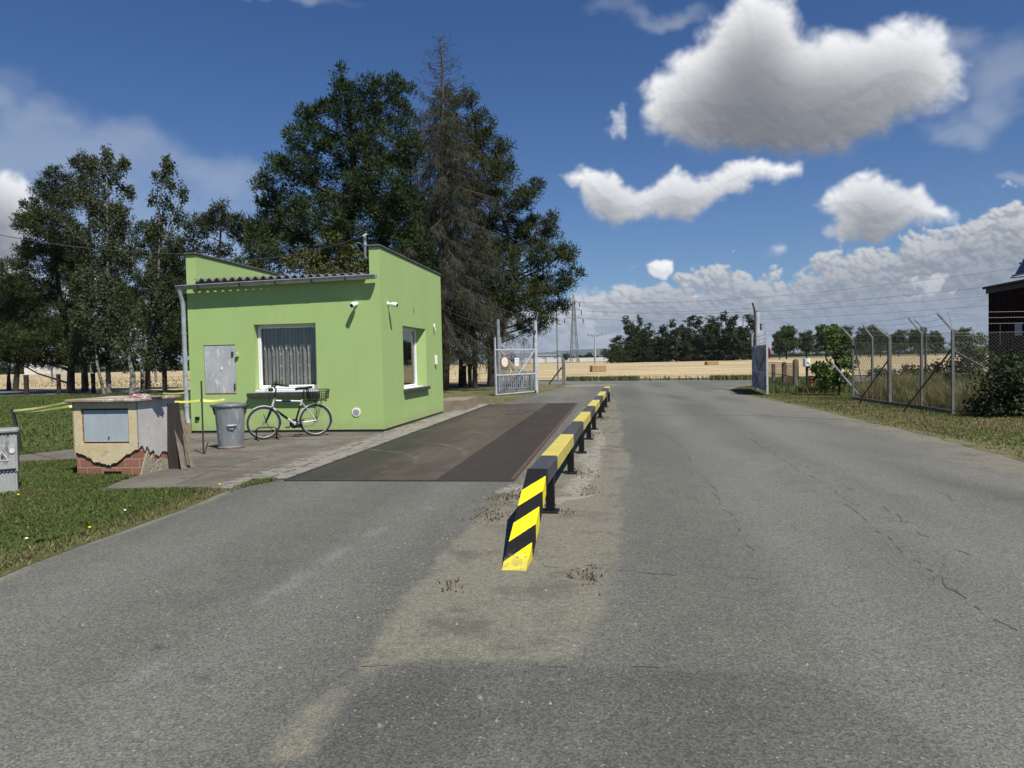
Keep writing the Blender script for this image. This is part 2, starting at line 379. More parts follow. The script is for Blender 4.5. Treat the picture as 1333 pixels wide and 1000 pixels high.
# smooth value noise for attribute painting of real dirt
def vnoise(x, y, s, seed):
    r_ = np.random.default_rng(seed); T = r_.random((64, 64))
    x = x/s; y = y/s; xi = np.floor(x).astype(int); yi = np.floor(y).astype(int); fx = x-xi; fy = y-yi
    fx = fx*fx*(3-2*fx); fy = fy*fy*(3-2*fy)
    g = lambda a, b: T[a % 64, b % 64]
    return (g(xi,yi)*(1-fx)+g(xi+1,yi)*fx)*(1-fy)+(g(xi,yi+1)*(1-fx)+g(xi+1,yi+1)*fx)*fy
def fbm(x, y, s, seed, o=4):
    t = 0; a = .5; n = 0
    for i in range(o): t = t+a*vnoise(x+i*7.3, y-i*3.1, s, seed+i); n += a; a *= .55; s *= .5
    return t/n
def sstep(x, a, b):
    t = np.clip((x-a)/(b-a), 0, 1); return t*t*(3-2*t)
def inpoly(x, y, poly):
    c = np.zeros(x.shape, bool); n = len(poly)
    for i in range(n):
        x1, y1 = poly[i][0], poly[i][1]; x2, y2 = poly[(i+1) % n][0], poly[(i+1) % n][1]
        cond = ((y1 > y) != (y2 > y))
        with np.errstate(divide='ignore', invalid='ignore'): xx = (x2-x1)*(y-y1)/(y2-y1+1e-12)+x1
        c ^= cond & (x < xx)
    return c
def pdist(x, y, pts):
    d = np.full(x.shape, 1e9)
    for a, b in zip(pts[:-1], pts[1:]):
        ax, ay, bx, by = a[0], a[1], b[0], b[1]; L = (bx-ax)**2+(by-ay)**2+1e-9
        t = np.clip(((x-ax)*(bx-ax)+(y-ay)*(by-ay))/L, 0, 1)
        d = np.minimum(d, np.hypot(x-ax-t*(bx-ax), y-ay-t*(by-ay)))
    return d
def main_road():
    us = np.concatenate([np.arange(-6, 2, .4), np.arange(2, 14, .07), np.arange(14, 30, .14), np.arange(30, 46.3, .4)])
    vs = np.concatenate([np.arange(-14, -5.2, .5), np.arange(-5.2, 7.6, .07), np.arange(7.6, 30, .7)])
    Uu, Vg = np.meshgrid(us, vs, indexing='ij'); nu, nv = Uu.shape
    X = Vg*Vv.x+Uu*Wv.x; Y = Vg*Vv.y+Uu*Wv.y
    jit = fbm(X, Y, 1.3, 3)-.5
    # dusty median along the barrier
    med = [G(*p) for p in [(668,632),(640,655),(585,706),(530,760),(480,830),(440,885),(380,930),(340,1000),(400,985),(455,905),(520,868),(640,860),(740,858),(795,800),(806,745),(812,700),(806,640),(822,600),(812,560),(806,530),(800,520),(788,522),(755,530),(722,570)]]
    ins = inpoly(X, Y, med); dm = pdist(X, Y, med+[med[0]])
    sd = np.where(ins, dm, -dm)+jit*.35
    dust = sstep(sd, -.12, .16)*(.66+.12*sstep(Uu, 4.6, 6.5)+.25*fbm(X,Y,.7,66))
    # shoulder at right verge, lawn edge and front of gates
    dv = pdist(X, Y, verge_edge); dust = np.maximum(dust, .70*(1-sstep(dv+jit*1.3, .1, 1.7)))
    dl = pdist(X, Y, lawn_edge); dust = np.maximum(dust, .85*(1-sstep(dl+jit*.2, .0, .17)))
    dust = np.maximum(dust, .42*sstep(fbm(X, Y, 4.0, 21), .60, .8)*sstep(Vg, 2.2, 4.5))
    dust = np.maximum(dust, .55*sstep(Uu, 26.5, 32)*sstep(-Vg, .3, 1.6)*sstep(fbm(X,Y,2,55),.3,.6))
    # darker newer patch across the foreground
    pe = [G(*p) for p in [(395,1010),(455,905),(520,868),(640,862),(830,868),(960,872),(1075,880),(1200,950),(1333,1040),(1300,1400),(300,1400)]]
    ip = inpoly(X, Y, pe); dp = pdist(X, Y, pe+[pe[0]]); sdp = np.where(ip, dp, -dp)+jit*.12
    dark = sstep(sdp, -.02, .05)*.50*(1-.6*sstep(fbm(X,Y,1.1,91),.4,.7))
    ddx = np.abs(Vg+1.3+.25*jit)
    # lighter band worn along the main carriageway
    light = .55*sstep(fbm(X*1.0, Y*.35, 2.4, 40), .45, .75)*sstep(Vg, .2, 1.8)
    track = pdist(X, Y, [G(5,975), G(130,905), G(260,835), G(370,765), G(470,700), G(560,660)])
    light = np.maximum(light, .9*(1-sstep(track+jit*.07, .02, .10))*sstep(fbm(X,Y,.35,8),.42,.7))
    for vv_, ww_, st_ in ((1.35, .38, .5), (3.15, .42, .55), (-2.1, .3, .28), (-3.6, .3, .25)):
        light = np.maximum(light, st_*np.exp(-((Vg-vv_-.25*(fbm(X,Y,6,12)-.5))/ww_)**2)*(.4+.8*fbm(X, Y, 1.4, 23)))
    dark = np.maximum(dark, .35*np.exp(-((Vg-2.25)/.30)**2)*sstep(fbm(X, Y*.4, 1.6, 29), .38, .7))
    # oil spots
    for q, r_ in (((264,881),.055),((205,843),.02),((490,645),.03),((770,752),.0),((330,650),.0),((1000,560),.05)):
        c = G(*q); dark = np.maximum(dark, .95*(1-sstep(np.hypot((X-c.x), (Y-c.y))+jit*.03, r_*.4, r_+.02))) if r_ else dark
    pale = np.zeros_like(X)
    for pts, w in (([G(655,640),G(672,632),G(700,655)],.10), ([G(760,600),G(772,585),G(770,610),G(745,640)],.16), ([G(712,655),G(735,650),G(760,645)],.14), ([G(778,560),G(782,575),G(768,600)],.10)):
        pale = np.maximum(pale, 1-sstep(pdist(X, Y, pts), w*.4, w+.12))
    c = G(760,502); pale = np.maximum(pale, .9*(1-sstep(np.hypot((X-c.x)/3.4, (Y-c.y)/2.2), .5, 1.1)))
    Z = np.zeros_like(X)+(vnoise(X, Y, 2.2, 77)-.5)*.008*0
    V = np.stack([X, Y, Z], -1).reshape(-1, 3)
    i = np.arange((nu-1)*nv).reshape(nu-1, nv)[:, :-1].ravel()
    F = np.stack([i, i+nv, i+nv+1, i+1], -1)[:, ::-1]
    o = np_mesh('road', V, F, ML['asphalt'], attrs={'dust': dust.ravel(), 'dark': dark.ravel(), 'light': light.ravel(), 'pale': pale.ravel()})
    if o.data.polygons[0].normal.z < 0: o.data.flip_normals()
    structure(o, 'worn grey asphalt drive with dusty median')
main_road()
# cracks in the asphalt, and one painted wire shadow, as thin irregular dark lines
def crack_or_shadow(pts, w, seed, amp=.03, gap=.0):
    r_ = np.random.default_rng(seed); P = [G(*p) for p in pts]; out = []
    for a, b in zip(P[:-1], P[1:]):
        k = max(2, int((b-a).length/.07))
        for j in range(k): out.append(a.lerp(b, j/k))
    off = 0; mb = MB(); prev = None
    for i, p in enumerate(out):
        t = (out[min(i+1, len(out)-1)]-out[max(i-1, 0)]).normalized(); nn = Vector((-t.y, t.x, 0))
        off = off*.85+float(r_.normal(0, amp*.4)); ww = w*(.25+.9*float(r_.random())); c = p+nn*off
        if r_.random() < gap: prev = None; continue
        cur = (c+nn*ww*.5, c-nn*ww*.5)
        if prev: mb.add([(*prev[0].xy, .004), (*prev[1].xy, .004), (*cur[1].xy, .004), (*cur[0].xy, .004)], [(0,1,2,3)])
        prev = cur
    return structure(mb.build('road_crack_or_shadow', ML['crack_or_shadow']), 'dark line on the drive, for cracks and one painted wire shadow')
ML['crack_or_shadow'] = pm('crack_shadow_dark', (.060,.059,.054), (.105,.104,.094), rough=.95)
crack_or_shadow([(912,520),(945,548),(985,578),(1040,610),(1095,645),(1135,682),(1180,722),(1225,757),(1290,800),(1345,828)], .016, 1, .035, .30)
crack_or_shadow([(960,548),(1010,590),(1075,618),(1120,645),(1155,662),(1210,702),(1333,752)], .016, 2, .04, .5)
crack_or_shadow([(868,560),(890,590),(915,625),(940,655),(962,685),(985,730)], .014, 3, .04, .30)
crack_or_shadow([(800,742),(880,750),(960,752),(1010,757)], .010, 4, .02, .35)
crack_or_shadow([(660,735),(720,738),(800,742)], .010, 5, .02, .3)
crack_or_shadow([(1075,700),(1130,720),(1160,705)], .007, 6, .03, .3)
crack_or_shadow([(470,868),(560,862),(640,862),(800,868),(920,870),(1050,876)], .008, 7, .02, .55)
crack_or_shadow([(1240,655),(1290,690),(1333,705)], .008, 8, .03, .5)

crack_or_shadow([(845,541),(912,540.5),(1000,541.5),(1100,547),(1180,556),(1252,569)], .075, 9, .01)  # shadow of an overhead wire, painted across the drive as a dark ribbon
for q_ in ([(232,632),(262,619),(300,607),(345,596),(380,590)], [(300,640),(345,626),(400,607),(440,590),(470,578)], [(235,570),(265,575),(300,577),(340,580)]):
    crack_or_shadow(q_, .05, 12, .04, .1).location.z = .012

rc = np.random.default_rng(77)
for k_ in range(16):      # short branching hairline cracks
    x_ = float(rc.uniform(830, 1330)); y_ = float(rc.uniform(600, 960)); a_ = float(rc.uniform(-.5, 1.0)); L_ = float(rc.uniform(40, 110)); P_ = [(x_, y_)]
    for j_ in range(5): a_ += float(rc.normal(0, .45)); P_.append((P_[-1][0]+L_/5*math.cos(a_), P_[-1][1]+L_/5*math.sin(a_)*.6))
    crack_or_shadow(P_, .007, 100+k_, .02, .30)

# ------------------------------------------------------------------ blades / leaves (numpy)
def blades(P, h, w, lean=.4, mat_idx=None):
    """one bent triangle pair per blade -> (V,F)"""
    n = len(P); a = rng.random(n)*2*PI; t = rng.random(n)*2*PI
    h = h*(.5+rng.random(n)); w = w*(.6+.8*rng.random(n))
    dx = np.cos(a)*w/2; dy = np.sin(a)*w/2; le = lean*h*rng.random(n)
    b0 = P+np.stack([dx, dy, 0*dx], -1); b1 = P-np.stack([dx, dy, 0*dx], -1)
    m = P+np.stack([np.cos(t)*le*.35, np.sin(t)*le*.35, h*.6], -1)
    m0 = m+np.stack([dx, dy, 0*dx], -1)*.7; m1 = m-np.stack([dx, dy, 0*dx], -1)*.7
    tip = P+np.stack([np.cos(t)*le, np.sin(t)*le, h], -1)
    V = np.stack([b0, b1, m1, m0, tip], 1).reshape(-1, 3)
    i = np.arange(n)*5
    F = np.concatenate([np.stack([i, i+1, i+2], -1), np.stack([i, i+2, i+3], -1), np.stack([i+3, i+2, i+4], -1)])
    return V, F
def scatter(n, x0, x1, y0, y1, keep):
    x = rng.uniform(x0, x1, n); y = rng.uniform(y0, y1, n); k = keep(x, y)
    return np.stack([x[k], y[k], np.full(k.sum(), .005)], -1)
apron_pts = [G(*p) for p in [(130,641),(216,637),(300,637.5),(330,626)]]+[vu(-4.38,9.35), vu(-4.36,22), vu(-4.3,25.8), vu(-5.05,25.6), vu(-5.2,21.5), vu(-9.3,20.5), vu(-9.9,15.0)]+[G(*p) for p in [(150,582),(90,586),(20,594),(20,603),(95,600),(205,592),(222,600),(190,616),(150,630)]]
sheet('path', wob(apron_pts, .035, .3, 9), .012, apron_mat(), 'cracked concrete apron in front of the green hut')
hutpoly = [vu(-9.75,15.7), vu(-5.1,15.7), vu(-5.1,21.4), vu(-9.75,21.4)]
def uvn(x, y): return x*Vv.x+y*Vv.y, x*Wv.x+y*Wv.y
def keep_lawn(edge=.0):
    def k(x, y):
        m = inpoly(x, y, lawn_poly) & ~inpoly(x, y, apron_pts) & ~inpoly(x, y, hutpoly)
        vis = np.abs(x) < .78*y+1.0
        d = pdist(x, y, lawn_edge)
        return m & vis & (rng.random(len(x)) < sstep(d+.15*fbm(x,y,.5,4), .0, .45)+.10)
    return k
# near lawn
P = scatter(560000, -13, -3.2, 4.5, 14.5, keep_lawn())
patch = fbm(P[:,0], P[:,1], .8, 14); kk = rng.random(len(P)) < .35+.75*sstep(patch, .3, .6); P = P[kk]; patch = patch[kk]
V1, F1 = blades(P, .034, .011, 1.3)
n1 = len(F1)
P2 = scatter(230000, -45, -3, 14.5, 47, lambda x, y: keep_lawn()(x, y) & ~(((uvn(x,y)[0] > -8.6) & (uvn(x,y)[1] > 20.5))))
V2, F2 = blades(P2, .045, .032, 1.2)
dE = pdist(P[:,0], P[:,1], lawn_edge)
mi = np.concatenate([np.tile((rng.random(len(P)) > .95-.75*(1-sstep(dE, .05, .45))-.25*sstep(fbm(P[:,0],P[:,1],1.5,19), .55, .75)).astype(np.int32), 3), np.tile((rng.random(len(P2)) > .95).astype(np.int32), 3)])
o = np_mesh('grass', np.concatenate([V1, V2]), np.concatenate([F1, F2+len(V1)]), [ML['grassb'], ML['dryb']], mi=mi)
tag(o, 'short green lawn grass left of the drive', 'grass', kind='stuff')
def keep_verge(x, y):
    m = inpoly(x, y, verge_poly); d = pdist(x, y, verge_edge); vis = (np.abs(x) < .78*y+1.0)
    return m & vis & (rng.random(len(x)) < sstep(d+.5*fbm(x,y,.9,44)-.1, .05, .8)*.9+.06)
P = scatter(420000, 6.0, 22, 7.5, 46, keep_verge)
dd = np.hypot(P[:,0], P[:,1]); V1, F1 = blades(P, .036, .015, 1.4)
dr = sstep(fbm(P[:,0], P[:,1], 1.2, 31), .42, .60); mi = np.tile((rng.random(len(P)) < .18+.6*dr).astype(np.int32), 3)
o = np_mesh('grass', V1, F1, [ML['grassb'], ML['dryb']], mi=mi); tag(o, 'half dry short grass on the verge in front of the wire fence', 'grass', kind='stuff')
# low broad leaved weeds in the mown lawn
cl_ = scatter(2600, -12, -3.4, 4.6, 13, keep_lawn()); cl_ = cl_[rng.random(len(cl_)) < .20+.8*(fbm(cl_[:,0], cl_[:,1], 1.1, 77) > .52)]
nl = 9; Pc = np.repeat(cl_, nl, 0); an = rng.random(len(Pc))*2*PI; D_ = np.stack([np.cos(an), np.sin(an), .25+.5*rng.random(len(Pc))], -1); S_ = np.stack([-np.sin(an), np.cos(an), 0*an], -1)
L_ = np.repeat(rng.uniform(.018, .050, len(cl_)), nl); i_ = np.arange(len(Pc))*4; Pc = Pc+D_*.006+np.array([0,0,.018])
Vc = np.stack([Pc, Pc+D_*(L_*.5)[:, None]+S_*(L_*.26)[:, None], Pc+D_*L_[:, None]*np.array([1,1,.5]), Pc+D_*(L_*.5)[:, None]-S_*(L_*.26)[:, None]], 1).reshape(-1, 3)
tag(np_mesh('weeds', Vc, np.stack([i_, i_+1, i_+2, i_+3], -1), ML['weed']), 'low broad leaved weeds and clover in the near lawn', 'weeds', kind='stuff')
# tufts in the median, by the barrier and along the back strip
med_c = [(765,750,.10,60),(738,520,.3,80),(640,672,.12,90),(655,650,.12,90),(590,765,.05,20),(780,545,.25,260),(770,565,.2,160),(778,530,.25,220),(765,640,.10,40),(700,655,.1,60),(755,615,.14,80),(790,515,.25,90),(735,668,.06,20),(676,645,.1,60),(800,535,.2,70)]
PP = []
for px, py, s, n in med_c:
    c = G(px, py); q = rng.normal(0, 1, (n, 2))*[s*.8, s*1.6]; PP.append(np.stack([c.x+q[:,0], c.y+q[:,1], np.full(n, .002)], -1))
ys = scatter(26000, -14, 1.5, 20.5, 46, lambda x, y: (uvn(x,y)[0] > -12) & (uvn(x,y)[0] < -3.6+.3*fbm(x,y,1,3)) & (uvn(x,y)[1] > 21.6) & ~((uvn(x,y)[0] > -5.0) & (uvn(x,y)[1] < 26)))
P = np.concatenate(PP+[ys]); V1, F1 = blades(P, .026, .014, 2.2)
o = np_mesh('dry_grass', V1, F1, [ML['dryb'], ML['weed'], ML['humus']], mi=np.tile(np.where(np.arange(len(P)) < sum(len(q) for q in PP), np.where(rng.random(len(P)) < .55, 2, 0), rng.random(len(P)) < .42).astype(np.int32), 3))
tag(o, 'dry weeds growing along the barrier and behind the hut', 'weeds', kind='stuff')
# gravel crumbs
def crumbs():
    k = 5200; x = rng.uniform(-3.5, 6.5, k*4); y = rng.uniform(3, 22, k*4); v, u = uvn(x, y)
    pr = np.where((v > -1.9) & (v < .1), .8, .06)+.5*(pdist(x, y, verge_edge) < .8); m = (rng.random(k*4) < pr) & (v > -4.3) & ~((v < -1.3) & (u > 9.1))
    x = x[m]; y = y[m]; n = len(x); s = .0035+.010*rng.random(n)**5
    T = np.array([(1,0,0),(0,1,0),(-1,0,0),(0,-1,0),(0,0,1.)])
    V = (T[None]*s[:, None, None]*(.6+.8*rng.random((n,5,1)))+np.stack([x, y, 0*x], -1)[:, None]).reshape(-1, 3)
    i = np.arange(n)*5; F = np.concatenate([np.stack([i+a, i+(a+1) % 4, i+4], -1) for a in range(4)])
    o = np_mesh('gravel', V, F, ML['crumb']); tag(o, 'small loose stones on the drive and median', 'gravel', kind='stuff')
ML['crumb'] = pm('stone_crumb', (.24,.22,.19), (.05,.045,.04), 9)
crumbs()

# ------------------------------------------------------------------ the green hut
def panel(mb, u0, u1, z0, z1, holes, tr, depth, mi=0, mir=0):
    """wall face with rectangular holes and their reveals; tr(u, d, z) -> point"""
    us = sorted({u0, u1} | {h[0] for h in holes} | {h[1] for h in holes}); zs = sorted({z0, z1} | {h[2] for h in holes} | {h[3] for h in holes})
    for a, b in zip(us[:-1], us[1:]):
        for c, d in zip(zs[:-1], zs[1:]):
            mu, mz = (a+b)/2, (c+d)/2
            if any(h[0] < mu < h[1] and h[2] < mz < h[3] for h in holes): continue
            mb.add([tr(a,0,c), tr(b,0,c), tr(b,0,d), tr(a,0,d)], [(0,1,2,3)], mi)
    for (a, b, c, d) in holes:
        for p, q in (((a,c),(b,c)), ((b,c),(b,d)), ((b,d),(a,d)), ((a,d),(a,c))):
            mb.add([tr(p[0],0,p[1]), tr(q[0],0,q[1]), tr(q[0],depth,q[1]), tr(p[0],depth,p[1])], [(0,1,2,3)], mir)
HX = -4.62; HL = 5.7; ZW = 3.50; ZP = 4.12; C0 = G(500, 563)
hut = empty('gatehouse', (C0.x, C0.y, 0), -TH, 'small lime green flat roofed gatehouse with white framed windows', 'building')
FW = (-3.01, -1.53, .93, 2.48); SWn = (1.64, 3.84, .88, 2.45); DR = (-4.26, -3.48, .90, 2.04)
mb = MB(); Z0 = .07
fr = lambda u, d, z: (u, d, z)
panel(mb, HX, 0, Z0, ZW-.02, [FW, (DR[0], DR[1], DR[2], DR[3])], fr, .22)
panel(mb, HX, HX+.24, ZW-.02, ZP, [], fr, 0); panel(mb, -.24, 0, ZW-.02, ZP, [], fr, 0)
sd = lambda u, d, z: (-d, u, z)
panel(mb, 0, HL, Z0, ZP, [SWn], sd, .22)
panel(mb, 0, HL, Z0, ZP, [], lambda u, d, z: (HX, u, z), 0)
panel(mb, HX, 0, Z0, ZP, [], lambda u, d, z: (u, HL, z), 0)
for x0, x1 in ((HX, HX+.24), (-.24, 0)):           # parapet tops and inner faces
    mb.add([(x0,0,ZP),(x1,0,ZP),(x1,HL,ZP),(x0,HL,ZP)], [(0,1,2,3)])
    xi = x1 if x0 == HX else x0
    mb.add([(xi,0,ZW-.3),(xi,HL,ZW-.3),(xi,HL,ZP),(xi,0,ZP)], [(0,1,2,3)])
mb.build('wall', ML['green'], hut)
mb = MB()                                            # interior shell
xi0, xi1, yi0, yi1 = HX+.3, -.3, .3, HL-.3
for q in (((xi0,yi1),(xi1,yi1)), ((xi0,yi0),(xi0,yi1))):
    mb.add([(*q[0],.1),(*q[1],.1),(*q[1],3.0),(*q[0],3.0)], [(0,1,2,3)])
mb.add([(xi0,yi0,.1),(xi1,yi0,.1),(xi1,yi1,.1),(xi0,yi1,.1)], [(0,1,2,3)]); mb.add([(HX+.02,.02,3.0),(-.02,.02,3.0),(-.02,HL-.02,3.0),(HX+.02,HL-.02,3.0)], [(0,1,2,3)])
mb.build('interior', pm('interior_plaster', (.30,.30,.27), (.24,.24,.22)), hut)
mb = MB(); mb.box(((HX)/2, HL/2, .045), (-HX-.04, HL-.04, .20)); mb.build('plinth', ML['dark_metal'], hut)
# coping
mb = MB()
for x0, x1 in ((HX-.03, HX+.27), (-.27, .03)): mb.bbox(((x0+x1)/2, HL/2-.01, ZP+.03), (x1-x0, HL+.06, .045), .008)
mb.box((HX/2, HL-.1, ZP+.03), (-HX-.55, .26, .04))
mb.build('coping', pm('coping_sheet', (.10,.095,.085), (.06,.06,.055), rough=.6), hut)
# corrugated roof, rising gently to the back
n = 22; x0 = HX+.26; x1 = -.26; pts = 16*n; V = []; F = []
for j, (y, z) in enumerate(((-.13, ZW+.03), (HL-.2, ZW+.22))):
    for k in range(pts+1):
        t = k/pts; zz = z+.036*math.cos(2*PI*n*t); V.append((x0+(x1-x0)*t, y, zz))
    for k in range(pts+1):
        t = k/pts; zz = z-.014+.036*math.cos(2*PI*n*t); V.append((x0+(x1-x0)*t, y, zz))
m2 = pts+1
for k in range(pts):
    F += [(k, k+1, 2*m2+k+1, 2*m2+k), (m2+k, 3*m2+k, 3*m2+k+1, m2+k+1), (k, m2+k, m2+k+1, k+1)]
MB().add(V, F).build('roof', pm('fibre_cement', (.15,.145,.135), (.08,.08,.078), 5, rough=.95, bump=.4, bscale=50), hut, smooth=40)
mb = MB(); mb.box((HX/2, .06, ZW-.015), (-HX-.5, .16, .07)); mb.build('fascia', pm('fascia_timber', (.10,.13,.06), (.07,.08,.05)), hut)
# gutter (half round) + brackets
mb = MB(); prof = []
ya = -.165
def gut(x, dz, r): return [(x, ya+r*math.cos(a), ZW-.035+dz+r*math.sin(a)) for a in [PI+PI*i/12 for i in range(13)]]
g0 = gut(HX-.13, -.07, .088); g1 = gut(-.04, .02, .088); h0 = gut(HX-.13, -.07, .083); h1 = gut(-.04, .02, .083)
V = g0+g1+h0+h1; F = []
for i in range(12): F += [(i, i+1, 13+i+1, 13+i), (26+i, 39+i, 39+i+1, 26+i+1)]
F += [tuple(range(13)), tuple(range(13, 26))]; mb.add(V, F)
mb.tube([(HX-.13, ya-.088, ZW-.105), (-.04, ya-.088, ZW-.015)], .013, 8)
gu = mb.build('gutter', ML['metal'], hut, smooth=50)
for x in (-4.2, -3.2, -2.35, -1.5, -.72):
    t = (x-(HX-.13))/(-.04-HX+.13); dz = -.07+.09*t; mb = MB()
    pr = [(x, ya+.093*math.cos(a), ZW-.035+dz+.093*math.sin(a)) for a in [PI+PI*i/10 for i in range(11)]]+[(x, .0, ZW+.03+dz)]
    for a, b in zip(pr[:-1], pr[1:]): mb.beam(a, b, .028, .006)
    mb.build('bracket', ML['dark_metal'], gu)
# downpipe
mb = MB(); dx = HX-.06
mb.tube([(dx,-.165,ZW-.16),(dx,-.165,ZW-.27),(dx,-.10,ZW-.42),(dx,-.075,ZW-.55),(dx,-.075,.95),(dx,-.075,.40),(dx+.05,-.09,.22)], [.062,.05,.05,.05,.05,.052,.052], 14)
for z in (2.3, 1.35, .62): mb.tube([(dx,-.075,z),(dx,-.075,z+.03)], .058, 14)
mb.build('downpipe', pm('zinc_pipe', (.46,.50,.54), (.36,.39,.42), 5, rough=.42, metal=.45, spots=(.20,.16,.12), spot_th=.70), hut, smooth=40)
mb = MB(); mb.tube([(dx+.06,-.12,.0),(dx+.06,-.12,.27)], .062, 12); mb.build('drain_pipe', pm('clay_pipe', (.22,.17,.12), (.15,.12,.09)), hut, smooth=40)
# front window: frame, glass, curtain, sill
def curtain_mat():
    m, nt, b = new_mat('lace_curtain'); o = nt.obj(); x, y, z = nt.sep(o)
    # rows of little flowers woven in the lace
    cx = nt.math('SUBTRACT', nt.math('FRACT', nt.math('MULTIPLY', x, 4.6)), .5); cz = nt.math('SUBTRACT', nt.math('FRACT', nt.math('MULTIPLY', z, 3.6)), .5)
    d = nt.math('SQRT', nt.math('ADD', nt.math('MULTIPLY', cx, cx), nt.math('MULTIPLY', cz, cz)))
    star = nt.math('ADD', d, nt.math('MULTIPLY', nt.noise(o, 40, 4), .34)); fl = nt.ramp(star, .33, .25)
    lowb = nt.math('MULTIPLY', nt.ramp(z, 1.62, 1.50), 1)
    pat = nt.math('MULTIPLY', nt.math('MULTIPLY', fl, nt.ramp(z, 2.0, 1.97)), 1.0)
    pat = nt.math('MAXIMUM', pat, nt.math('MULTIPLY', nt.ramp(nt.noise(o, 30, 4, .7), .50, .58), nt.ramp(z, 1.5, 1.2, 0, .6)))
    band = nt.math('MULTIPLY', nt.math('LESS_THAN', nt.math('ABSOLUTE', nt.math('SUBTRACT', z, 1.96)), .05), nt.ramp(nt.math('SINE', nt.math('MULTIPLY', x, 34)), -.2, .4))
    pat = nt.math('MAXIMUM', pat, nt.math('MULTIPLY', band, 1.0))
    weave = nt.ramp(nt.noise(nt.mapv(o, (1,1,.05)), 16, 4, .6), .3, .7, .42, .80)
    al = nt.math('MAXIMUM', nt.math('MULTIPLY', pat, .95), weave); nt.l.new(nt.mix(pat, (.36,.36,.35), (.62,.62,.60)), b.inputs['Base Color'])
    b.inputs['Base Color'].default_value = (.6,.6,.58,1); b.inputs['Roughness'].default_value = .9
    out = m.node_tree.nodes['Material Output']; tr = nt.new('ShaderNodeBsdfTransparent'); mx = nt.new('ShaderNodeMixShader')
    nt.l.new(al, mx.inputs[0]); nt.l.new(tr.outputs[0], mx.inputs[1]); nt.l.new(b.outputs[0], mx.inputs[2]); nt.l.new(mx.outputs[0], out.inputs[0])
    return m
def glass_mat():
    m, nt, b = new_mat('window_glass'); out = m.node_tree.nodes['Material Output']
    gl = nt.new('ShaderNodeBsdfGlossy'); gl.inputs['Roughness'].default_value = .02; tr = nt.new('ShaderNodeBsdfTransparent'); tr.inputs[0].default_value = (.93,.95,.94,1)
    fz = nt.new('ShaderNodeLayerWeight'); fz.inputs[0].default_value = .5; mx = nt.new('ShaderNodeMixShader')
    nt.l.new(nt.math('MULTIPLY_ADD', nt.math('POWER', fz.outputs['Facing'], 3.0), .80, .11), mx.inputs[0]); nt.l.new(tr.outputs[0], mx.inputs[1]); nt.l.new(gl.outputs[0], mx.inputs[2]); nt.l.new(mx.outputs[0], out.inputs[0])
    return m
ML['glass'] = glass_mat(); ML['curtain'] = curtain_mat()
def window(x0, x1, z0, z1, y, rot, name_lab=None):
    """frame in the local plane: rot False -> front wall, True -> side wall (x means y there)"""
    T = (lambda u, d, z: (u, d, z)) if not rot else (lambda u, d, z: (-d, u, z))
    D = (lambda a, b, c: (a, b, c)) if not rot else (lambda a, b, c: (b, a, c))
    w = .042; mb = MB()
    mb.bbox(T((x0+x1)/2, y, z1-w/2), D(x1-x0, .07, w), .006); mb.bbox(T((x0+x1)/2, y, z0+w/2+.01), D(x1-x0, .07, w), .006)
    for x in (x0+w/2, x1-w/2): mb.bbox(T(x, y, (z0+z1)/2), D(w, .068, z1-z0-2*w-.01), .006)
    s = .034; a, b2, c, d = x0+w, x1-w, z0+w+.01, z1-w
    for x in (a+s/2+.002, b2-s/2-.002): mb.bbox(T(x, y-.012, (c+d)/2), D(s, .065, d-c-.006), .008)
    for z in (c+s/2+.002, d-s/2-.002): mb.bbox(T((a+b2)/2, y-.014, z), D(b2-a-2*s, .06, s), .008)
    f = mb.build('window', ML['white'], hut)
    mb = MB(); mb.add([T(a+s, y, c+s), T(b2-s, y, c+s), T(b2-s, y, d-s), T(a+s, y, d-s)], [(0,1,2,3)]); mb.build('pane', ML['glass'], f)
    return f
w1 = window(FW[0]+.004, FW[1]-.004, FW[2]+.07, FW[3]-.004, .19, False)
w2 = window(SWn[0]+.004, SWn[1]-.35, SWn[2]+.004, SWn[3]-.004, .21, True)
# rest of the side opening closed by its deep green splayed reveal
MB().add([(-.20, SWn[1]-.35, SWn[2]), (-.0, SWn[1], SWn[2]), (-.0, SWn[1], SWn[3]), (-.20, SWn[1]-.35, SWn[3]), (-.25, SWn[1]-.35, SWn[2]), (-.25, SWn[1]-.35, SWn[3])], [(0,1,2,3), (4,0,3,5)]).build('reveal', ML['green'], hut)
V = []; F = []; k = 160; xs = np.linspace(FW[0]+.07, FW[1]-.07, k)
for i, x in enumerate(xs):
    y = .30+.045*math.sin(i*.62+1.2*math.sin(i*.13))+.012*math.sin(i*1.9); V += [(x, y, FW[2]+.08), (x, y*.9+.02, FW[3]-.07)]
F = [(2*i, 2*i+2, 2*i+3, 2*i+1) for i in range(k-1)]
MB().add(V, F).build('curtain', ML['curtain'], hut, smooth=True)
mb = MB(); mb.bbox(((FW[0]+FW[1])/2-.05, -.035, FW[2]-.055), (FW[1]-FW[0]+.22, .20, .10), .008); mb.build('window_sill', ML['dark_metal'], hut)
mb = MB(); mb.bbox(((FW[0]+FW[1])/2+.02, .05, FW[2]+.035), (FW[1]-FW[0]-.02, .28, .065), .006); mb.build('window_sill', ML['white'], hut)
mb = MB(); mb.bbox((.025, (SWn[0]+SWn[1])/2, SWn[2]-.035), (.12, SWn[1]-SWn[0]+.10, .085), .008); mb.build('window_sill', ML['dark_metal'], hut)
mb = MB(); mb.bbox((-.10, SWn[0]+.93, SWn[2]+.018), (.17, 1.8, .03), .006); mb.build('window_sill', ML['white'], hut)
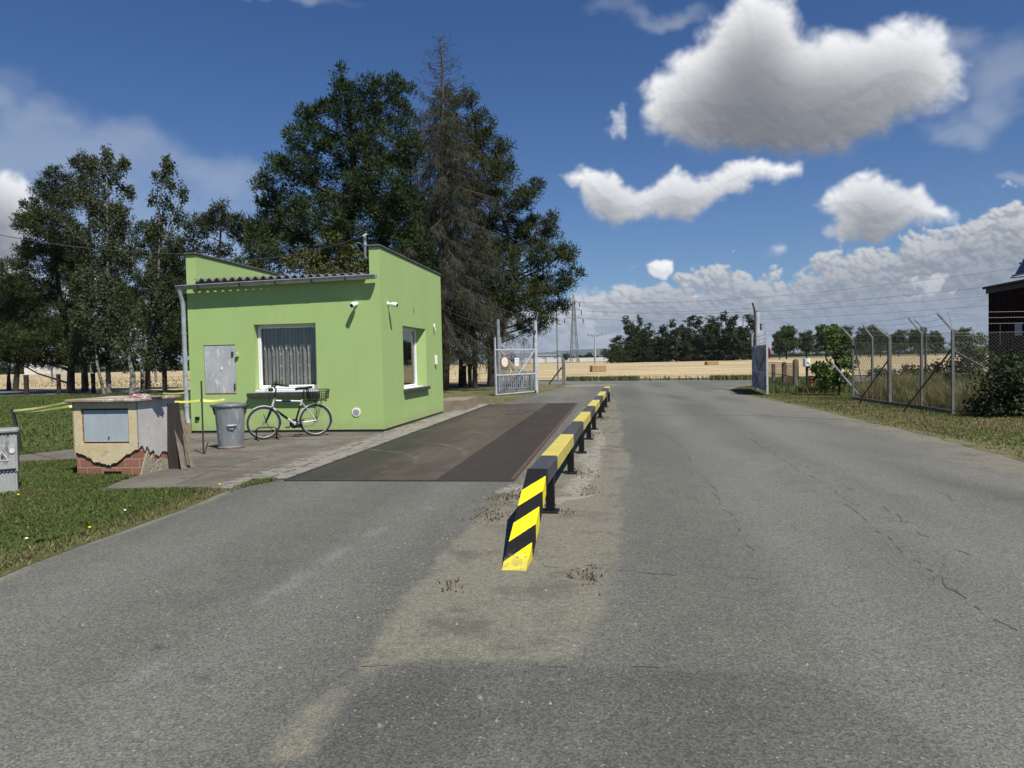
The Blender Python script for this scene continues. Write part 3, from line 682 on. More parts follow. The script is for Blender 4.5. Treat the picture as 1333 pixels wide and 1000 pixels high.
# potted plants behind the pane
for x, s, mt in ((-2.64, .17, 'shrubl'), (-2.05, .08, 'bushy'), (-1.66, .13, 'weed')):
    pt = empty('potted_plant', C0, -TH, {-2.64:'spiky dark pot plant at the left inside the lace window', -2.05:'small yellowish pot plant in the middle inside the lace window', -1.66:'leafy pot plant at the right inside the lace window'}[x], 'plant', 'pot plants inside the front window')
    pt.location = C0+Vv*x+Wv*.245+Vector((0,0,FW[2]+.03)); mb = MB(); mb.lathe([(.035,0),(.045,.07),(.05,.08),(.03,.08)], 12); mb.build('pot', flat('terracotta', (.28,.12,.07)), pt)
    mb = MB()
    for i in range(26):
        a = rng.random()*2*PI; e = .2+1.1*rng.random(); L = s*(.6+.6*rng.random()); d = Vector((math.cos(a)*math.cos(e), math.sin(a)*math.cos(e)*.5, math.sin(e)))*L; q = Vector((-d.y, d.x, 0)).normalized()*.012
        mb.add([Vector((0,0,.08))-q, Vector((0,0,.08))+q, Vector((0,0,.08))+d*.6+q*.8, Vector((0,0,.08))+d, Vector((0,0,.08))+d*.6-q*.8], [(0,1,2,3,4)])
    mb.build('leaves', ML[mt], pt)
# meter cupboard door
dm = pm('weathered_door', (.42,.44,.45), (.30,.32,.33), 4, rough=.6, spots=(.52,.52,.50), spot_th=.55, streak=(1,1,.35))
mb = MB(); mb.bbox(((DR[0]+DR[1])/2, .025, (DR[2]+DR[3])/2), (DR[1]-DR[0]-.02, .03, DR[3]-DR[2]-.02), .005)
dr = mb.build('cupboard_door', dm, hut)
MB().bbox((DR[1]-.07, -.004, 1.83), (.05, .03, .10), .004).build('latch', ML['dark_metal'], dr); MB().bbox((DR[1]-.035, -.004, 1.08), (.03, .03, .14), .004).build('hinge', ML['dark_metal'], dr)
mb = MB(); mb.bbox((DR[1]+.06, -.03, 1.80), (.075, .06, .09), .01); mb.build('padlock', flat('green_lock', (.32,.42,.24)), hut)
MB().bbox((DR[0]+.43, .0, 1.50), (.035, .012, .06), .002).build('handle', ML['white'], dr)
MB().box(((DR[0]+DR[1])/2, .006, DR[2]+.02), (.74, .012, .03)).build('bottom_trim', ML['rust'], dr)
MB().bbox((-4.46, -.02, .36), (.10, .05, .07), .01).build('cable_box', ML['black_paint'], hut)
# vent
mb = MB(); rot = Matrix.Rotation(PI/2, 3, 'X')
def disc(mb, c, r, d, n=28):
    c = Vector(c); vs = []
    for y in (-d, 0):
        for k in range(n): vs.append(c+Vector((r*math.cos(2*PI*k/n), y, r*math.sin(2*PI*k/n))))
    mb.add(vs, [tuple(range(n)), tuple(range(2*n-1, n-1, -1))]+[(k, (k+1) % n, n+(k+1) % n, n+k) for k in range(n)])
disc(mb, (-.63, 0, .46), .10, .016)
vt = mb.build('vent', ML['white'], hut, smooth=40); mb = MB()
for i in range(7): mb.box((-.63, -.021, .40+.02*i), (.15*math.sqrt(max(.05, 1-((i-3)/3.6)**2)), .006, .006))
mb.build('louvre', flat('grey_plastic', (.45,.45,.45)), vt)
# cameras
def seccam(loc, aim, nm='security_camera'):
    mb = MB(); p = Vector(loc); a = Vector(aim).normalized()
    base = Vector((0,-1,0)) if abs(aim[1]) > abs(aim[0]) else Vector((1,0,0))
    mb.tube([p, p+base*.03], [.045,.045], 16); mb.tube([p+base*.03, p+base*.10-Vector((0,0,.02))], [.022,.022], 10)
    q = p+base*.12-Vector((0,0,.02)); mb.tube([q-a*.05, q+a*.0, q+a*.10, q+a*.12], [.030,.055,.055,.048], 16)
    c = mb.build(nm, ML['white'], hut, smooth=35)
    MB().tube([q+a*.118, q+a*.125], .036, 14).build('lens', ML['black_paint'], c)
seccam((-.56, 0, 2.88), (-.25, -1, -.35)); seccam((0, .50, 2.90), (1, -.25, -.22))
mb = MB(); mb.bbox((.03, 4.69, 2.58), (.05, .07, .10), .015); mb.tube([(.05,4.69,2.52),(.05,4.69,2.44)], [.045,.02], 12); mb.build('motion_sensor', ML['white'], hut)
MB().bbox((.035, 4.80, 1.60), (.06, .13, .26), .01).build('intercom_box', ML['white'], hut)
# cable mast with bracket on the right parapet
mb = MB(); mb.tube([(-.25,.25,3.92),(-.41,.25,3.92),(-.41,.25,3.96),(-.41,.25,4.46)], .03, 10); mb.tube([(-.41,.25,4.20),(-.41,.25,4.26)], .045, 10)
mb.tube([(-.41,.25,4.05),(-.50,.28,4.25),(-.62,.32,4.29)], .012, 6)
mb.build('mast', ML['metal'], hut, smooth=40)
mb = MB(); mb.tube([(-.43,.18,4.40),(-.34,.18,4.44)], .018, 8); mb.build('insulator', ML['white'], hut)
# short lean stroke mark on wall
MB().box((.004, 2.66, 2.88), (.006, .02, .14)).build('cable_stub', ML['dark_metal'], hut)
# concrete step block behind hut
mb = MB(); a = G(582,536); mb.box((.50, 1.25, .165), (.95, 2.2, .33)); t = mb.build('concrete_ramp_wall', pm('rough_concrete', (.24,.20,.14), (.17,.14,.10), 3, bump=.5, bscale=30), None, loc=(a.x-.45, a.y+.15, 0), rz=-TH)
tag(t, 'low rough concrete block wall right behind the green hut', 'wall')

# ------------------------------------------------------------------ weighbridge
wb = empty('weighbridge', vu(-1.30, 9.22, .0), -TH, 'rusty steel vehicle weighbridge deck set into the drive beside the hut', 'weighbridge')
def steel(name, c1, c2, c3, tread, blend=False):
    m, nt, b = new_mat(name); o = nt.obj(); s = nt.mapv(o, (1, .16, 1))
    cc = nt.mix(nt.ramp(nt.noise(s, 1.1, 6, .6), .34, .66), c1, c2); cc = nt.mix(nt.ramp(nt.noise(o, .55, 7, .7), .48, .70), cc, c3)
    x, y, z = nt.sep(o)
    if blend:      # olive film near the hut side wears off towards the middle and the far end
        gx_ = nt.math('ADD', nt.math('MULTIPLY_ADD', x, 1.0, nt.math('MULTIPLY', y, .085)), nt.math('MULTIPLY', nt.math('SUBTRACT', nt.noise(nt.mapv(o, (1,.3,1)), 1.6, 7, .65), .5), 1.5))
        cc = nt.mix(nt.ramp(gx_, -2.35, -1.55), nt.mix(nt.ramp(nt.noise(s, 2.1, 6), .35, .7), (.034,.037,.024), (.048,.046,.034)), cc)
        cc = nt.mix(nt.math('MULTIPLY', nt.ramp(nt.noise(nt.mapv(o, (1,.06,1)), 9, 4, .7), .56, .70), .35), cc, (.14,.125,.105))
    # curved pale scuffs left by turning tyres
    for cx, cy, rr in ((-3.9, 1.2, 2.2), (-2.75, 5.1, 1.5), (-4.2, 1.9, 3.1)):
        d = nt.math('SQRT', nt.math('ADD', nt.math('POWER', nt.math('SUBTRACT', x, cx), 2), nt.math('POWER', nt.math('SUBTRACT', y, cy), 2)))
        q = nt.math('ABSOLUTE', nt.math('SUBTRACT', d, rr)); l = nt.math('MULTIPLY', nt.ramp(q, .09, .01, 0, .38), nt.ramp(nt.noise(o, 2.2, 7, .7), .45, .62))
        l = nt.math('MULTIPLY', l, nt.ramp(y, cy-.6, cy+.4)); cc = nt.mix(l, cc, (.22,.205,.18))
    cc = nt.mix(nt.ramp(nt.noise(nt.mapv(o, (1,.5,1)), 3, 6, .75), .60, .72, 0, .4), cc, (.12,.105,.09))
    fx = nt.math('ABSOLUTE', nt.math('SINE', nt.math('MULTIPLY', nt.math('ADD', x, y), tread))); fy = nt.math('ABSOLUTE', nt.math('SINE', nt.math('MULTIPLY', nt.math('SUBTRACT', x, y), tread)))
    h = nt.ramp(nt.math('MAXIMUM', fx, fy), .90, .99)
    cc = nt.mix(nt.math('MULTIPLY', h, .35), cc, (.11,.10,.09))
    fin(nt, b, cc, .8, 0, h, .6, .005, .12); return m
def deck(x0, x1, y0, y1, mat): return MB().box(((x0+x1)/2, (y0+y1)/2, .004), (x1-x0, y1-y0, .024)).build('deck_plate', mat, wb)
sB = sA = steel('deck_brown', (.066,.055,.042), (.094,.079,.061), (.046,.039,.031), 70, True); sC = steel('deck_tread', (.028,.025,.021), (.040,.035,.029), (.060,.049,.038), 36)
deck(-3.06, -2.02, 0, 8.05, sA); deck(-3.06, -2.02, 8.06, 16.1, sA)
deck(-2.01, -1.04, 0, 8.05, sB); deck(-2.01, -1.04, 8.06, 16.1, sB)
deck(-1.03, -.062, 0, 8.05, sC); deck(-1.03, -.062, 8.06, 16.1, sC)
MB().box((-.03, 8.05, .012), (.055, 16.1, .035)).build('edge_beam', pm('red_oxide', (.095,.050,.040), (.070,.042,.036), 7, rough=.7), wb)
mb = MB(); mb.box((-3.09, 8.05, .008), (.05, 16.1, .03)); mb.box((-1.56, -.03, .006), (3.1, .05, .026)); mb.box((-1.56, 16.13, .006), (3.1, .05, .026)); mb.build('frame', ML['dark_metal'], wb)
mb = MB()
for i in range(34): mb.box((-1.0+.0275*i, 8.05, .0175), (.006, 16.05, .004))
mb.build('tread_rib', pm('tread_rib', (.022,.020,.018), (.046,.040,.036), 30, rough=.7), wb)
for bx_ in (-3.09, -1.025, -.03):
    for by_ in range(9): MB().lathe([(.022,0),(.022,.008),(.012,.014)], 8, c=(bx_, .35+by_*1.93, .016 if bx_ > -3 else .022)).build('bolt', ML['dark_metal'], wb)
mb = MB(); mb.bbox((-1.55, 11.2, .019), (.55, .30, .008), .003); mb.build('cover_plate', ML['dark_metal'], wb)

# ------------------------------------------------------------------ striped barrier rail
def stripes_mat():
    m, nt, b = new_mat('hazard_stripes'); o = nt.obj(); x, y, z = nt.sep(o)
    s = nt.math('ADD', nt.math('MULTIPLY', y, 1.0), nt.math('MULTIPLY', x, -1.3))
    s = nt.math('ADD', s, nt.math('MULTIPLY', nt.math('SUBTRACT', nt.noise(o, 30, 3), .5), .012))
    f = nt.math('FRACT', nt.math('DIVIDE', nt.math('ADD', s, .54), .49)); k = nt.math('LESS_THAN', f, .51)
    top = nt.math('LESS_THAN', s, 1.30); k = nt.math('MULTIPLY', k, top); k = nt.math('MAXIMUM', k, nt.math('LESS_THAN', s, .19))
    n = nt.noise(o, 70, 4, .7); yc = nt.mix(nt.ramp(nt.noise(o, 6, 6, .7), .62, .68), (.78,.66,.014), (.40,.34,.07)); bc = nt.mix(nt.ramp(n, .62, .70), (.009,.009,.010), (.05,.055,.065))
    cc = nt.mix(k, bc, yc); ch = nt.noise(o, 34, 6, .75); cc = nt.mix(nt.ramp(ch, .635, .66, 0, .85), cc, (.10,.085,.07))
    gr_f = nt.math('ADD', nt.ramp(y, .0, .40, .55, 0), nt.math('MULTIPLY', nt.math('SUBTRACT', nt.noise(o, 12, 6, .7), .5), 1.1)); cc = nt.mix(nt.ramp(gr_f, .25, .7, 0, .65), cc, (.17,.15,.12))
    fin(nt, b, cc, .62, 0, nt.math('ADD', n, nt.math('MULTIPLY', ch, 1.5)), .35, .005, .25); return m
ML['old_yellow'] = pm('old_yellow_paint', (.50,.41,.085), (.42,.35,.08), 5, rough=.65, spots=(.24,.21,.10), spot_th=.60, spot_scale=26, bump=.15, bscale=80)
ML['old_black'] = pm('old_black_paint', (.035,.037,.041), (.05,.052,.056), 4, rough=.6, spots=(.13,.12,.11), spot_th=.60, spot_scale=24, bump=.15, bscale=80)
ra = vu(-.735, 6.75); rb = vu(-.30, 26.5); rd = (rb-ra); RL = rd.length; rang = math.atan2(rd.y, rd.x)-PI/2
rail = empty('barrier_rail', (ra.x, ra.y, 0), rang, 'long low black and yellow striped steel barrier beside the weighbridge', 'barrier')
RH = .535; RW = .185; RT = .165
bd = [0, .93, 3.1, 5.15, 7.25, 9.0, 11.25, 13.35, 15.75, 18.4, RL]
for i in range(10):
    mb = MB(); mb.bbox((0, (bd[i]+bd[i+1])/2, RH-RT/2), (RW, bd[i+1]-bd[i]-.002, RT), .012)
    mb.build('beam', ML['old_yellow'] if i % 2 else ML['old_black'], rail)
for q in (.60, 3.1, 5.25, 7.3, 9.25, 12.35, 14.3, 16.5, 19.5):
    mb = MB(); mb.bbox((.045, q, (RH-RT)/2-.002), (.085, .11, RH-RT-.002), .006); mb.bbox((.045, q, .012), (.17, .18, .02), .006); mb.build('post', ML['black_paint'], rail)
# sloping end
yb = -1.45; mb = MB(); h = RT; hx = RW/2
sec0 = [(-hx-.005, yb, .0), (hx+.005, yb, .0), (hx+.005, yb-.012, .02), (-hx-.005, yb-.012, .02)]
P8 = [(-hx, yb-.02, .0), (hx, yb-.02, .0), (hx, -.03, RH), (-hx, -.03, RH), (-hx, yb+.34, .0), (hx, yb+.34, .0), (hx, -.003, RH-RT), (-hx, -.003, RH-RT), (-hx, -.003, RH), (hx, -.003, RH)]
mb.add(P8, [(0,1,2,3), (3,2,9,8), (8,9,6,7), (7,6,5,4), (4,5,1,0), (1,5,6,9,2), (0,3,8,7,4)])
en = mb.build('sloping_end', stripes_mat(), rail)
# shift local coords so the stripe parameter runs from the foot up
for v in en.data.vertices: v.co.y -= yb
en.location = (0, yb, 0)

# ------------------------------------------------------------------ brick utility pillar
cM = Vector((-5.36, 10.42, 0)); pil = empty('meter_pillar', cM, -TH, 'crumbling brick meter pillar with yellow plaster and blue grey doors', 'utility pillar')
pw, pd, ph = .99, .86, 1.07
def brickmat():
    m, nt, b = new_mat('old_brick'); o = nt.obj(); x, y, z = nt.sep(o)
    cv = nt.new('ShaderNodeCombineXYZ'); nt.l.new(nt.math('ADD', x, y), cv.inputs[0]); nt.l.new(z, cv.inputs[1])
    br = nt.new('ShaderNodeTexBrick'); nt.l.new(cv.outputs[0], br.inputs[0]); br.inputs['Scale'].default_value = 1
    br.inputs['Brick Width'].default_value = .235; br.inputs['Row Height'].default_value = .125; br.inputs['Mortar Size'].default_value = .008; br.inputs['Mortar Smooth'].default_value = .4
    br.inputs['Color1'].default_value = (.30,.125,.075,1); br.inputs['Color2'].default_value = (.22,.095,.06,1); br.inputs['Mortar'].default_value = (.36,.31,.25,1)
    cc = nt.mix(nt.ramp(nt.noise(o, 18, 6, .7), .5, .75, 0, .6), br.outputs['Color'], (.42,.22,.13))
    cc = nt.mix(nt.ramp(nt.noise(o, 5, 5), .55, .75, 0, .5), cc, (.30,.26,.20))
    h = nt.math('ADD', nt.math('MULTIPLY', br.outputs['Fac'], -.8), nt.math('MULTIPLY', nt.noise(o, 60, 4), .5))
    fin(nt, b, cc, .95, 0, h, .8, .012); return m
mb = MB(); nx = (-pw+.13, -.15, .48, .97)      # door niche
panel(mb, -pw, 0, 0, ph, [nx], fr, .10)
panel(mb, 0, pd, 0, ph, [], lambda u, d, z: (0, u, z), 0); panel(mb, 0, pd, 0, ph, [], lambda u, d, z: (-pw, u, z), 0); panel(mb, -pw, 0, 0, ph, [], lambda u, d, z: (u, pd, z), 0)
mb.add([(nx[0],.1,nx[2]),(nx[1],.1,nx[2]),(nx[1],.1,nx[3]),(nx[0],.1,nx[3])], [(0,1,2,3)])
mb.build('brick_core', brickmat(), pil)
def plaster(c1, c2, c3, nm): return pm(nm, c1, c2, 4, rough=.95, spots=c3, spot_scale=7, spot_th=.60, bump=.6, bscale=45)
pl1 = plaster((.50,.41,.22), (.56,.48,.31), (.36,.31,.22), 'yellow_plaster'); pl2 = plaster((.46,.45,.43), (.38,.37,.35), (.30,.28,.25), 'grey_plaster')
edge = [(-1.02,.33),(-.92,.335),(-.86,.32),(-.80,.27),(-.76,.275),(-.70,.21),(-.60,.20),(-.52,.18),(-.44,.165),(-.38,.19),(-.30,.22),(-.25,.27),(-.18,.315),(-.12,.33),(-.07,.37),(.022,.40)]
rg = np.random.default_rng(4); ed = []
for a, b in zip(edge[:-1], edge[1:]):
    for j in range(4): t = j/4; ed.append((a[0]+(b[0]-a[0])*t, a[1]+(b[1]-a[1])*t+float(rg.normal(0,.007))))
ed.append(edge[-1])
def plast(mb, poly, y0, y1): mb.prism(poly, y0, y1)
mb = MB(); zt = ph; t_ = .028
# split front shell in columns around the niche, following the broken lower edge
xs = [e[0] for e in ed]
def zed(x):
    for (a, za), (b, zb) in zip(ed[:-1], ed[1:]):
        if a <= x <= b: return za+(zb-za)*(x-a)/(b-a+1e-9)
    return ed[-1][1]
cols = sorted(set([round(x, 4) for x in xs]+[nx[0]-.02, nx[1]+.02])); X0 = -pw-.02; X1 = .0221
cols = [c for c in cols if X0 <= c <= X1]; cols[0] = X0
for a, b in zip(cols[:-1], cols[1:]):
    m_ = (a+b)/2; za, zb = zed(a), zed(b)
    segs = [((za, zb), (zt, zt))] if not (nx[0]-.02 < m_ < nx[1]+.02) else [((za, zb), (nx[2]-.01, nx[2]-.01)), ((nx[3]+.01,)*2, (zt, zt))]
    for (l0, l1), (h0, h1) in segs:
        mb.add([(a,-t_,l0),(b,-t_,l1),(b,-t_,h1),(a,-t_,h0)], [(0,1,2,3)])
        mb.add([(a,-t_,l0),(b,-t_,l1),(b,0.002,l1),(a,0.002,l0)], [(0,1,2,3)])
        mb.add([(a,-t_,h0),(b,-t_,h1),(b,0.002,h1),(a,0.002,h0)], [(0,1,2,3)])
for x in (nx[0]-.02, nx[1]+.02): mb.add([(x,-t_,nx[2]-.01),(x,.0,nx[2]-.01),(x,.0,nx[3]+.01),(x,-t_,nx[3]+.01)], [(0,1,2,3)])
mb.build('front_plaster', pl1, pil)
eds = [(0-t_, .40), (.05,.44), (.10,.36), (.16,.42), (.22,.32), (.28,.36), (.34,.27), (.42,.24), (.50,.30), (.62,.27), (.74,.33), (pd,.30)]
mb = MB(); er = []
for a, b in zip(eds[:-1], eds[1:]):
    for j in range(4): t = j/4; er.append((a[0]+(b[0]-a[0])*t, a[1]+(b[1]-a[1])*t+float(rg.normal(0,.01))))
er.append(eds[-1]); mb.prism(er+[(pd, zt), (-t_, zt)], .002, .0225, ax='x'); mb.build('side_plaster', pl2, pil)
mb = MB(); er2 = [(-.005, 0.0)]+[(y*.92+.03, max(.05, z-.10+float(rg.normal(0,.03)))) for y, z in eds[2:-2]]+[(pd, .0)]; mb.prism(er2, .0, .014, ax='x'); mb.build('mortar_patch', pm('mortar', (.34,.30,.22), (.24,.22,.18), 9, bump=.8, bscale=25, bdist=.03), pil)
mb = MB(); mb.prism([(-pw-.02,.33),(-pw-.02,zt),(-pw-.001,zt),(-pw-.001,.31)], -.028, pd, ax='y'); mb.build('side_plaster', pl1, pil)
mb = MB(); mb.box((-.42, -.004, .035), (.27, .012, .07)); mb.build('hole', ML['black_paint'], pil)
mdr = pm('blue_grey_door', (.37,.42,.44), (.31,.36,.38), 3, rough=.55, spots=(.14,.15,.15), spot_scale=24, spot_th=.68, streak=(1,1,.6))
for i in range(2):
    w_ = (nx[1]-nx[0])/2-.008; xa = nx[0]+.005+i*(w_+.006); mb = MB(); mb.bbox((xa+w_/2, .008, (nx[2]+nx[3])/2), (w_, .02, nx[3]-nx[2]-.03), .004); d_ = mb.build('door', mdr, pil)
    if i: MB().tube([(xa+.045, -.002, .56), (xa+.045, -.02, .56)], .011, 8).build('lock', ML['dark_metal'], d_)
mb = MB(); mb.bbox((-pw/2-.005, pd/2-.005, ph+.024), (pw+.17, pd+.18, .046), .012)
mb.build('slab', pm('rusty_slab', (.20,.13,.095), (.30,.25,.20), 3, rough=.9, spots=(.42,.39,.35), spot_scale=5, spot_th=.52, bump=.3), pil)
# cloth bundle on the slab
def lump(name, label, c, rx, ry, rz_, mat, seed, cat):
    r_ = np.random.default_rng(seed); n, m = 28, 12; V = []; F = []
    for i in range(m+1):
        ph_ = PI/2*i/m
        for k in range(n):
            t = 2*PI*k/n; q = 1+.30*math.sin(3*t+seed)*math.cos(ph_)+.16*math.sin(7*t+2*ph_*5+seed)+.05*float(r_.normal())
            V.append((rx*q*math.cos(t)*math.cos(ph_), ry*q*math.sin(t)*math.cos(ph_), rz_*math.sin(ph_)*(1+.35*math.sin(5*t)*math.cos(ph_))))
    for i in range(m):
        for k in range(n): F.append((i*n+k, i*n+(k+1) % n, (i+1)*n+(k+1) % n, (i+1)*n+k))
    o = MB().add(V, F).build(name, mat, None, smooth=True, loc=c); o['label'] = label; o['category'] = cat; return o
pt_ = cM+Vv*(-.10)+Wv*.22+Vector((0,0,ph+.048))
lump('folded_cloth', 'crumpled pink and black patterned cloth on the brick pillar slab', pt_, .14, .09, .055, pm('patterned_cloth', (.40,.15,.16), (.03,.03,.04), 16, spots=(.50,.46,.44), spot_scale=16, spot_th=.52), 2, 'cloth')
lump('grey_rag', 'flat brownish grey rag lying right of the pink cloth on the pillar', pt_+Vv*.0+Vv*.16+Wv*.12, .11, .09, .022, pm('grey_cloth', (.30,.24,.22), (.16,.14,.14), 12), 5, 'rag')
# boards leaning on the pillar
for k, (dx_, dy_, w_, L_, lb) in enumerate(((.04, .62, .075, .98, 'wide weathered board leaning steeply against the right side of the brick pillar'), (.06, .80, .06, .88, 'narrow brown board leaning behind the wider one at the brick pillar'))):
    a_ = cM+Vv*(.34+.03*k)+Wv*(dy_-.08); b_ = cM+Vv*(.05+.02*k)+Wv*(dy_+.14)+Vector((0,0,L_)); mb = MB(); mb.beam(Vector((0,0,.01)), b_-a_, .028, w_, up=Vv+Wv*.8)
    o = mb.build('leaning_board', ML['wood'], None, loc=a_); tag(o, lb, 'board', 'boards leaning against the brick pillar')
mb = MB(); a_ = cM+Vv*.20+Wv*.62; mb.beam((0,0,.01), Vv*(-.13)+Wv*.05+Vector((0,0,1.0)), .02, .27, up=Vv); o = mb.build('dark_board', ML['dark_post'], None, loc=a_); tag(o, 'black sheet of board standing between the brick pillar and leaning planks', 'board')

# ------------------------------------------------------------------ grey cable cabinet at the left edge
cc_ = G(25, 642); cab = empty('cable_cabinet', cc_, R(31), 'weathered grey ribbed electrical cabinet with a lightning warning triangle', 'cabinet')
ML['cabinet'] = pm('weathered_grp', (.34,.345,.34), (.25,.255,.25), 5, rough=.8, spots=(.13,.13,.12), spot_scale=7, spot_th=.56, streak=(1,1,.4), bump=.2)
def ribbed(x0, x1, z0, z1, y0, dep, n, amp, nm):
    V = []; F = []; k = n*6
    for z in (z0, z1):
        for i in range(k+1):
            t = i/k; s = .5+.5*math.tanh(4*math.sin(2*PI*n*t)); V.append((x0+(x1-x0)*t, y0-amp*s, z))
    F = [(i, i+1, k+1+i+1, k+1+i) for i in range(k)]
    mb = MB().add(V, F); mb.box(((x0+x1)/2, y0+dep/2+.001, (z0+z1)/2), (x1-x0, dep, z1-z0)); return mb.build(nm, ML['cabinet'], cab)
ribbed(-.80, -.012, 0, .27, 0, .30, 20, .012, 'base'); hd_ = ribbed(-.83, .0, .28, .76, -.01, .33, 21, .010, 'housing')
mb = MB(); mb.bbox((-.415, .15, .79), (.87, .38, .06), .02); mb.build('lid', pm('grp_lid', (.26,.26,.25), (.19,.19,.18), 6, bump=.4), cab)
mb = MB(); mb.bbox((-.12, -.036, .47), (.20, .016, .30), .004); pn = mb.build('sign_panel', ML['cabinet'], cab)
def tri_ring(mb, c, s, w, y):
    o_ = [(c[0]-s, c[1]-s*.58), (c[0]+s, c[1]-s*.58), (c[0], c[1]+s*1.15)]; i_ = [(c[0]+(p[0]-c[0])*(1-w), c[1]+(p[1]-c[1])*(1-w)) for p in o_]
    V = [(p[0], y, p[1]) for p in o_+i_]+[(p[0], y+.006, p[1]) for p in o_+i_]
    mb.add(V, [(0,1,4,3),(1,2,5,4),(2,0,3,5),(0,6,7,1),(1,7,8,2),(2,8,6,0)])
mb = MB(); tri_ring(mb, (-.16, .47), .075, .28, -.050); mb.build('warning_triangle', flat('faded_white', (.52,.53,.53)), pn)
mb = MB(); mb.prism([(-.150,.535),(-.172,.472),(-.160,.475),(-.170,.438),(-.140,.487),(-.153,.484)], -.050, -.0445); mb.build('lightning_bolt', ML['dark_metal'], pn)
mb = MB(); disc(mb, (-.055, -.043, .545), .030, .014, 18); mb.build('lock_knob', flat('pale_knob', (.60,.60,.58)), pn)

# ------------------------------------------------------------------ galvanised dustbin
bc = G(301, 584); bn = empty('dustbin', (bc.x, bc.y, .012), R(8), 'galvanised ribbed metal dustbin with lid standing by the hut', 'dustbin')
prof = [(.21,.0),(.225,.0),(.235,.03),(.225,.05),(.228,.12),(.24,.30),(.245,.60),(.262,.76),(.275,.78)]
def rib(k, z): return 1+(.02 if (k % 8) in (0,1) and .14 < z < .70 else 0)
pf = [(.20,.0),(.228,.0),(.234,.025),(.222,.045)]+[(.224+.046*(z-.05)/.72, z) for z in np.linspace(.06,.76,12)]+[(.276,.78),(.276,.80)]
ML['binm'] = pm('galvanised_bin', (.33,.35,.36), (.22,.24,.25), 5, rough=.5, metal=.45, spots=(.42,.43,.44), spot_scale=9, spot_th=.60, streak=(1,1,.4), bump=.2)
MB().lathe(pf, 64, fr=rib).build('body', ML['binm'], bn, smooth=50)
MB().lathe([(.285,.775),(.292,.79),(.29,.815),(.27,.835),(.18,.852),(.05,.862)], 48, fr=lambda k, z: 1+.008*math.sin(k*1.7)).build('lid', ML['dark_lid'] if 'dark_lid' in ML else pm('lid_metal', (.20,.21,.22), (.12,.125,.13), 6, rough=.55, metal=.4), bn, smooth=50)
MB().lathe([(.238,0),(.243,.004),(.243,.03),(.236,.034)], 40).build('foot_ring', ML['rust'], bn, smooth=50)
for s in (-1, 1):
    mb = MB(); mb.tube([(s*.27,-.07,.76),(s*.33,-.07,.80),(s*.345,0,.815),(s*.33,.07,.80),(s*.27,.07,.76)], .012, 8)
    mb.box((s*.285, 0, .70), (.012, .10, .14), Matrix.Rotation(s*.25, 3, 'Y')); mb.build('handle', ML['dark_metal'], bn)
mb = MB(); mb.tube([(.02,-.262,.44),(.03,-.30,.44),(.13,-.290,.44),(.14,-.235,.44)], .011, 8); mb.bbox((.08,-.247,.44), (.17,.012,.035), .003, rot=Matrix.Rotation(.33,3,'Z')); mb.build('handle', ML['metal'], bn)
# steel rod stake
p_ = G(265, 592); mb = MB(); mb.tube([(0,0,0),(.005,0,1.30)], .016, 6); mb.tube([(.02,0,.02),(.09,0,.23)], .010, 6); o = mb.build('steel_rod', ML['dark_metal'], None, loc=p_); tag(o, 'thin rusty black rod stuck upright left of the dustbin', 'rod')
# tape stake
s_ = G(28, 590); mb = MB(); mb.beam((0,0,0), (-.13,0,.83), .045, .05); o = mb.build('wooden_stake', ML['dark_post'], None, loc=s_); tag(o, 'dark wooden stake holding yellow tape beside the grey cabinet', 'stake')
def ribbon(pts, w, nm, label, sag=.02):
    P = []
    for a, b in zip(pts[:-1], pts[1:]):
        for j in range(14): t = j/14; q = Vector(a).lerp(Vector(b), t); q.z -= sag*4*t*(1-t); P.append(q)
    P.append(Vector(pts[-1])); mb = MB(); V = []
    for i, q in enumerate(P): tw = .5+.45*math.sin(i*.45); V += [q+Vector((0,.25*w*tw,w*.5)), q-Vector((0,.25*w*tw,w*.5)), q+Vector((0,.25*w*tw+.003,w*.5)), q+Vector((0,.003-.25*w*tw,-w*.5))]
    F = []
    for i in range(len(P)-1): a = i*4; F += [(a,a+1,a+5,a+4), (a+2,a+6,a+7,a+3)]
    o = mb.add(V, F).build(nm, ML['yellow_tape'], None, loc=None); tag(o, label, 'tape', 'yellow barrier tapes'); return o
tp = s_+Vector((-.13,0,.80)); ph1 = at(90,523,11.6); ph2 = at(90,529,11.6)
ribbon([tp, ph1, at(217,522.5,12.3), at(262,521,12.9), at(292,520,13.1)], .035, 'barrier_tape', 'yellow tape running from the stake past the pillar to the dustbin')
ribbon([tp+Vector((0,.01,-.02)), ph2, at(150,529,11.9)], .035, 'barrier_tape', 'second lower yellow tape between stake and brick pillar')
ribbon([at(212,512,15.5), at(243,510.6,16.9)], .03, 'barrier_tape', 'short yellow tape stretch behind the pillar reaching the downpipe')

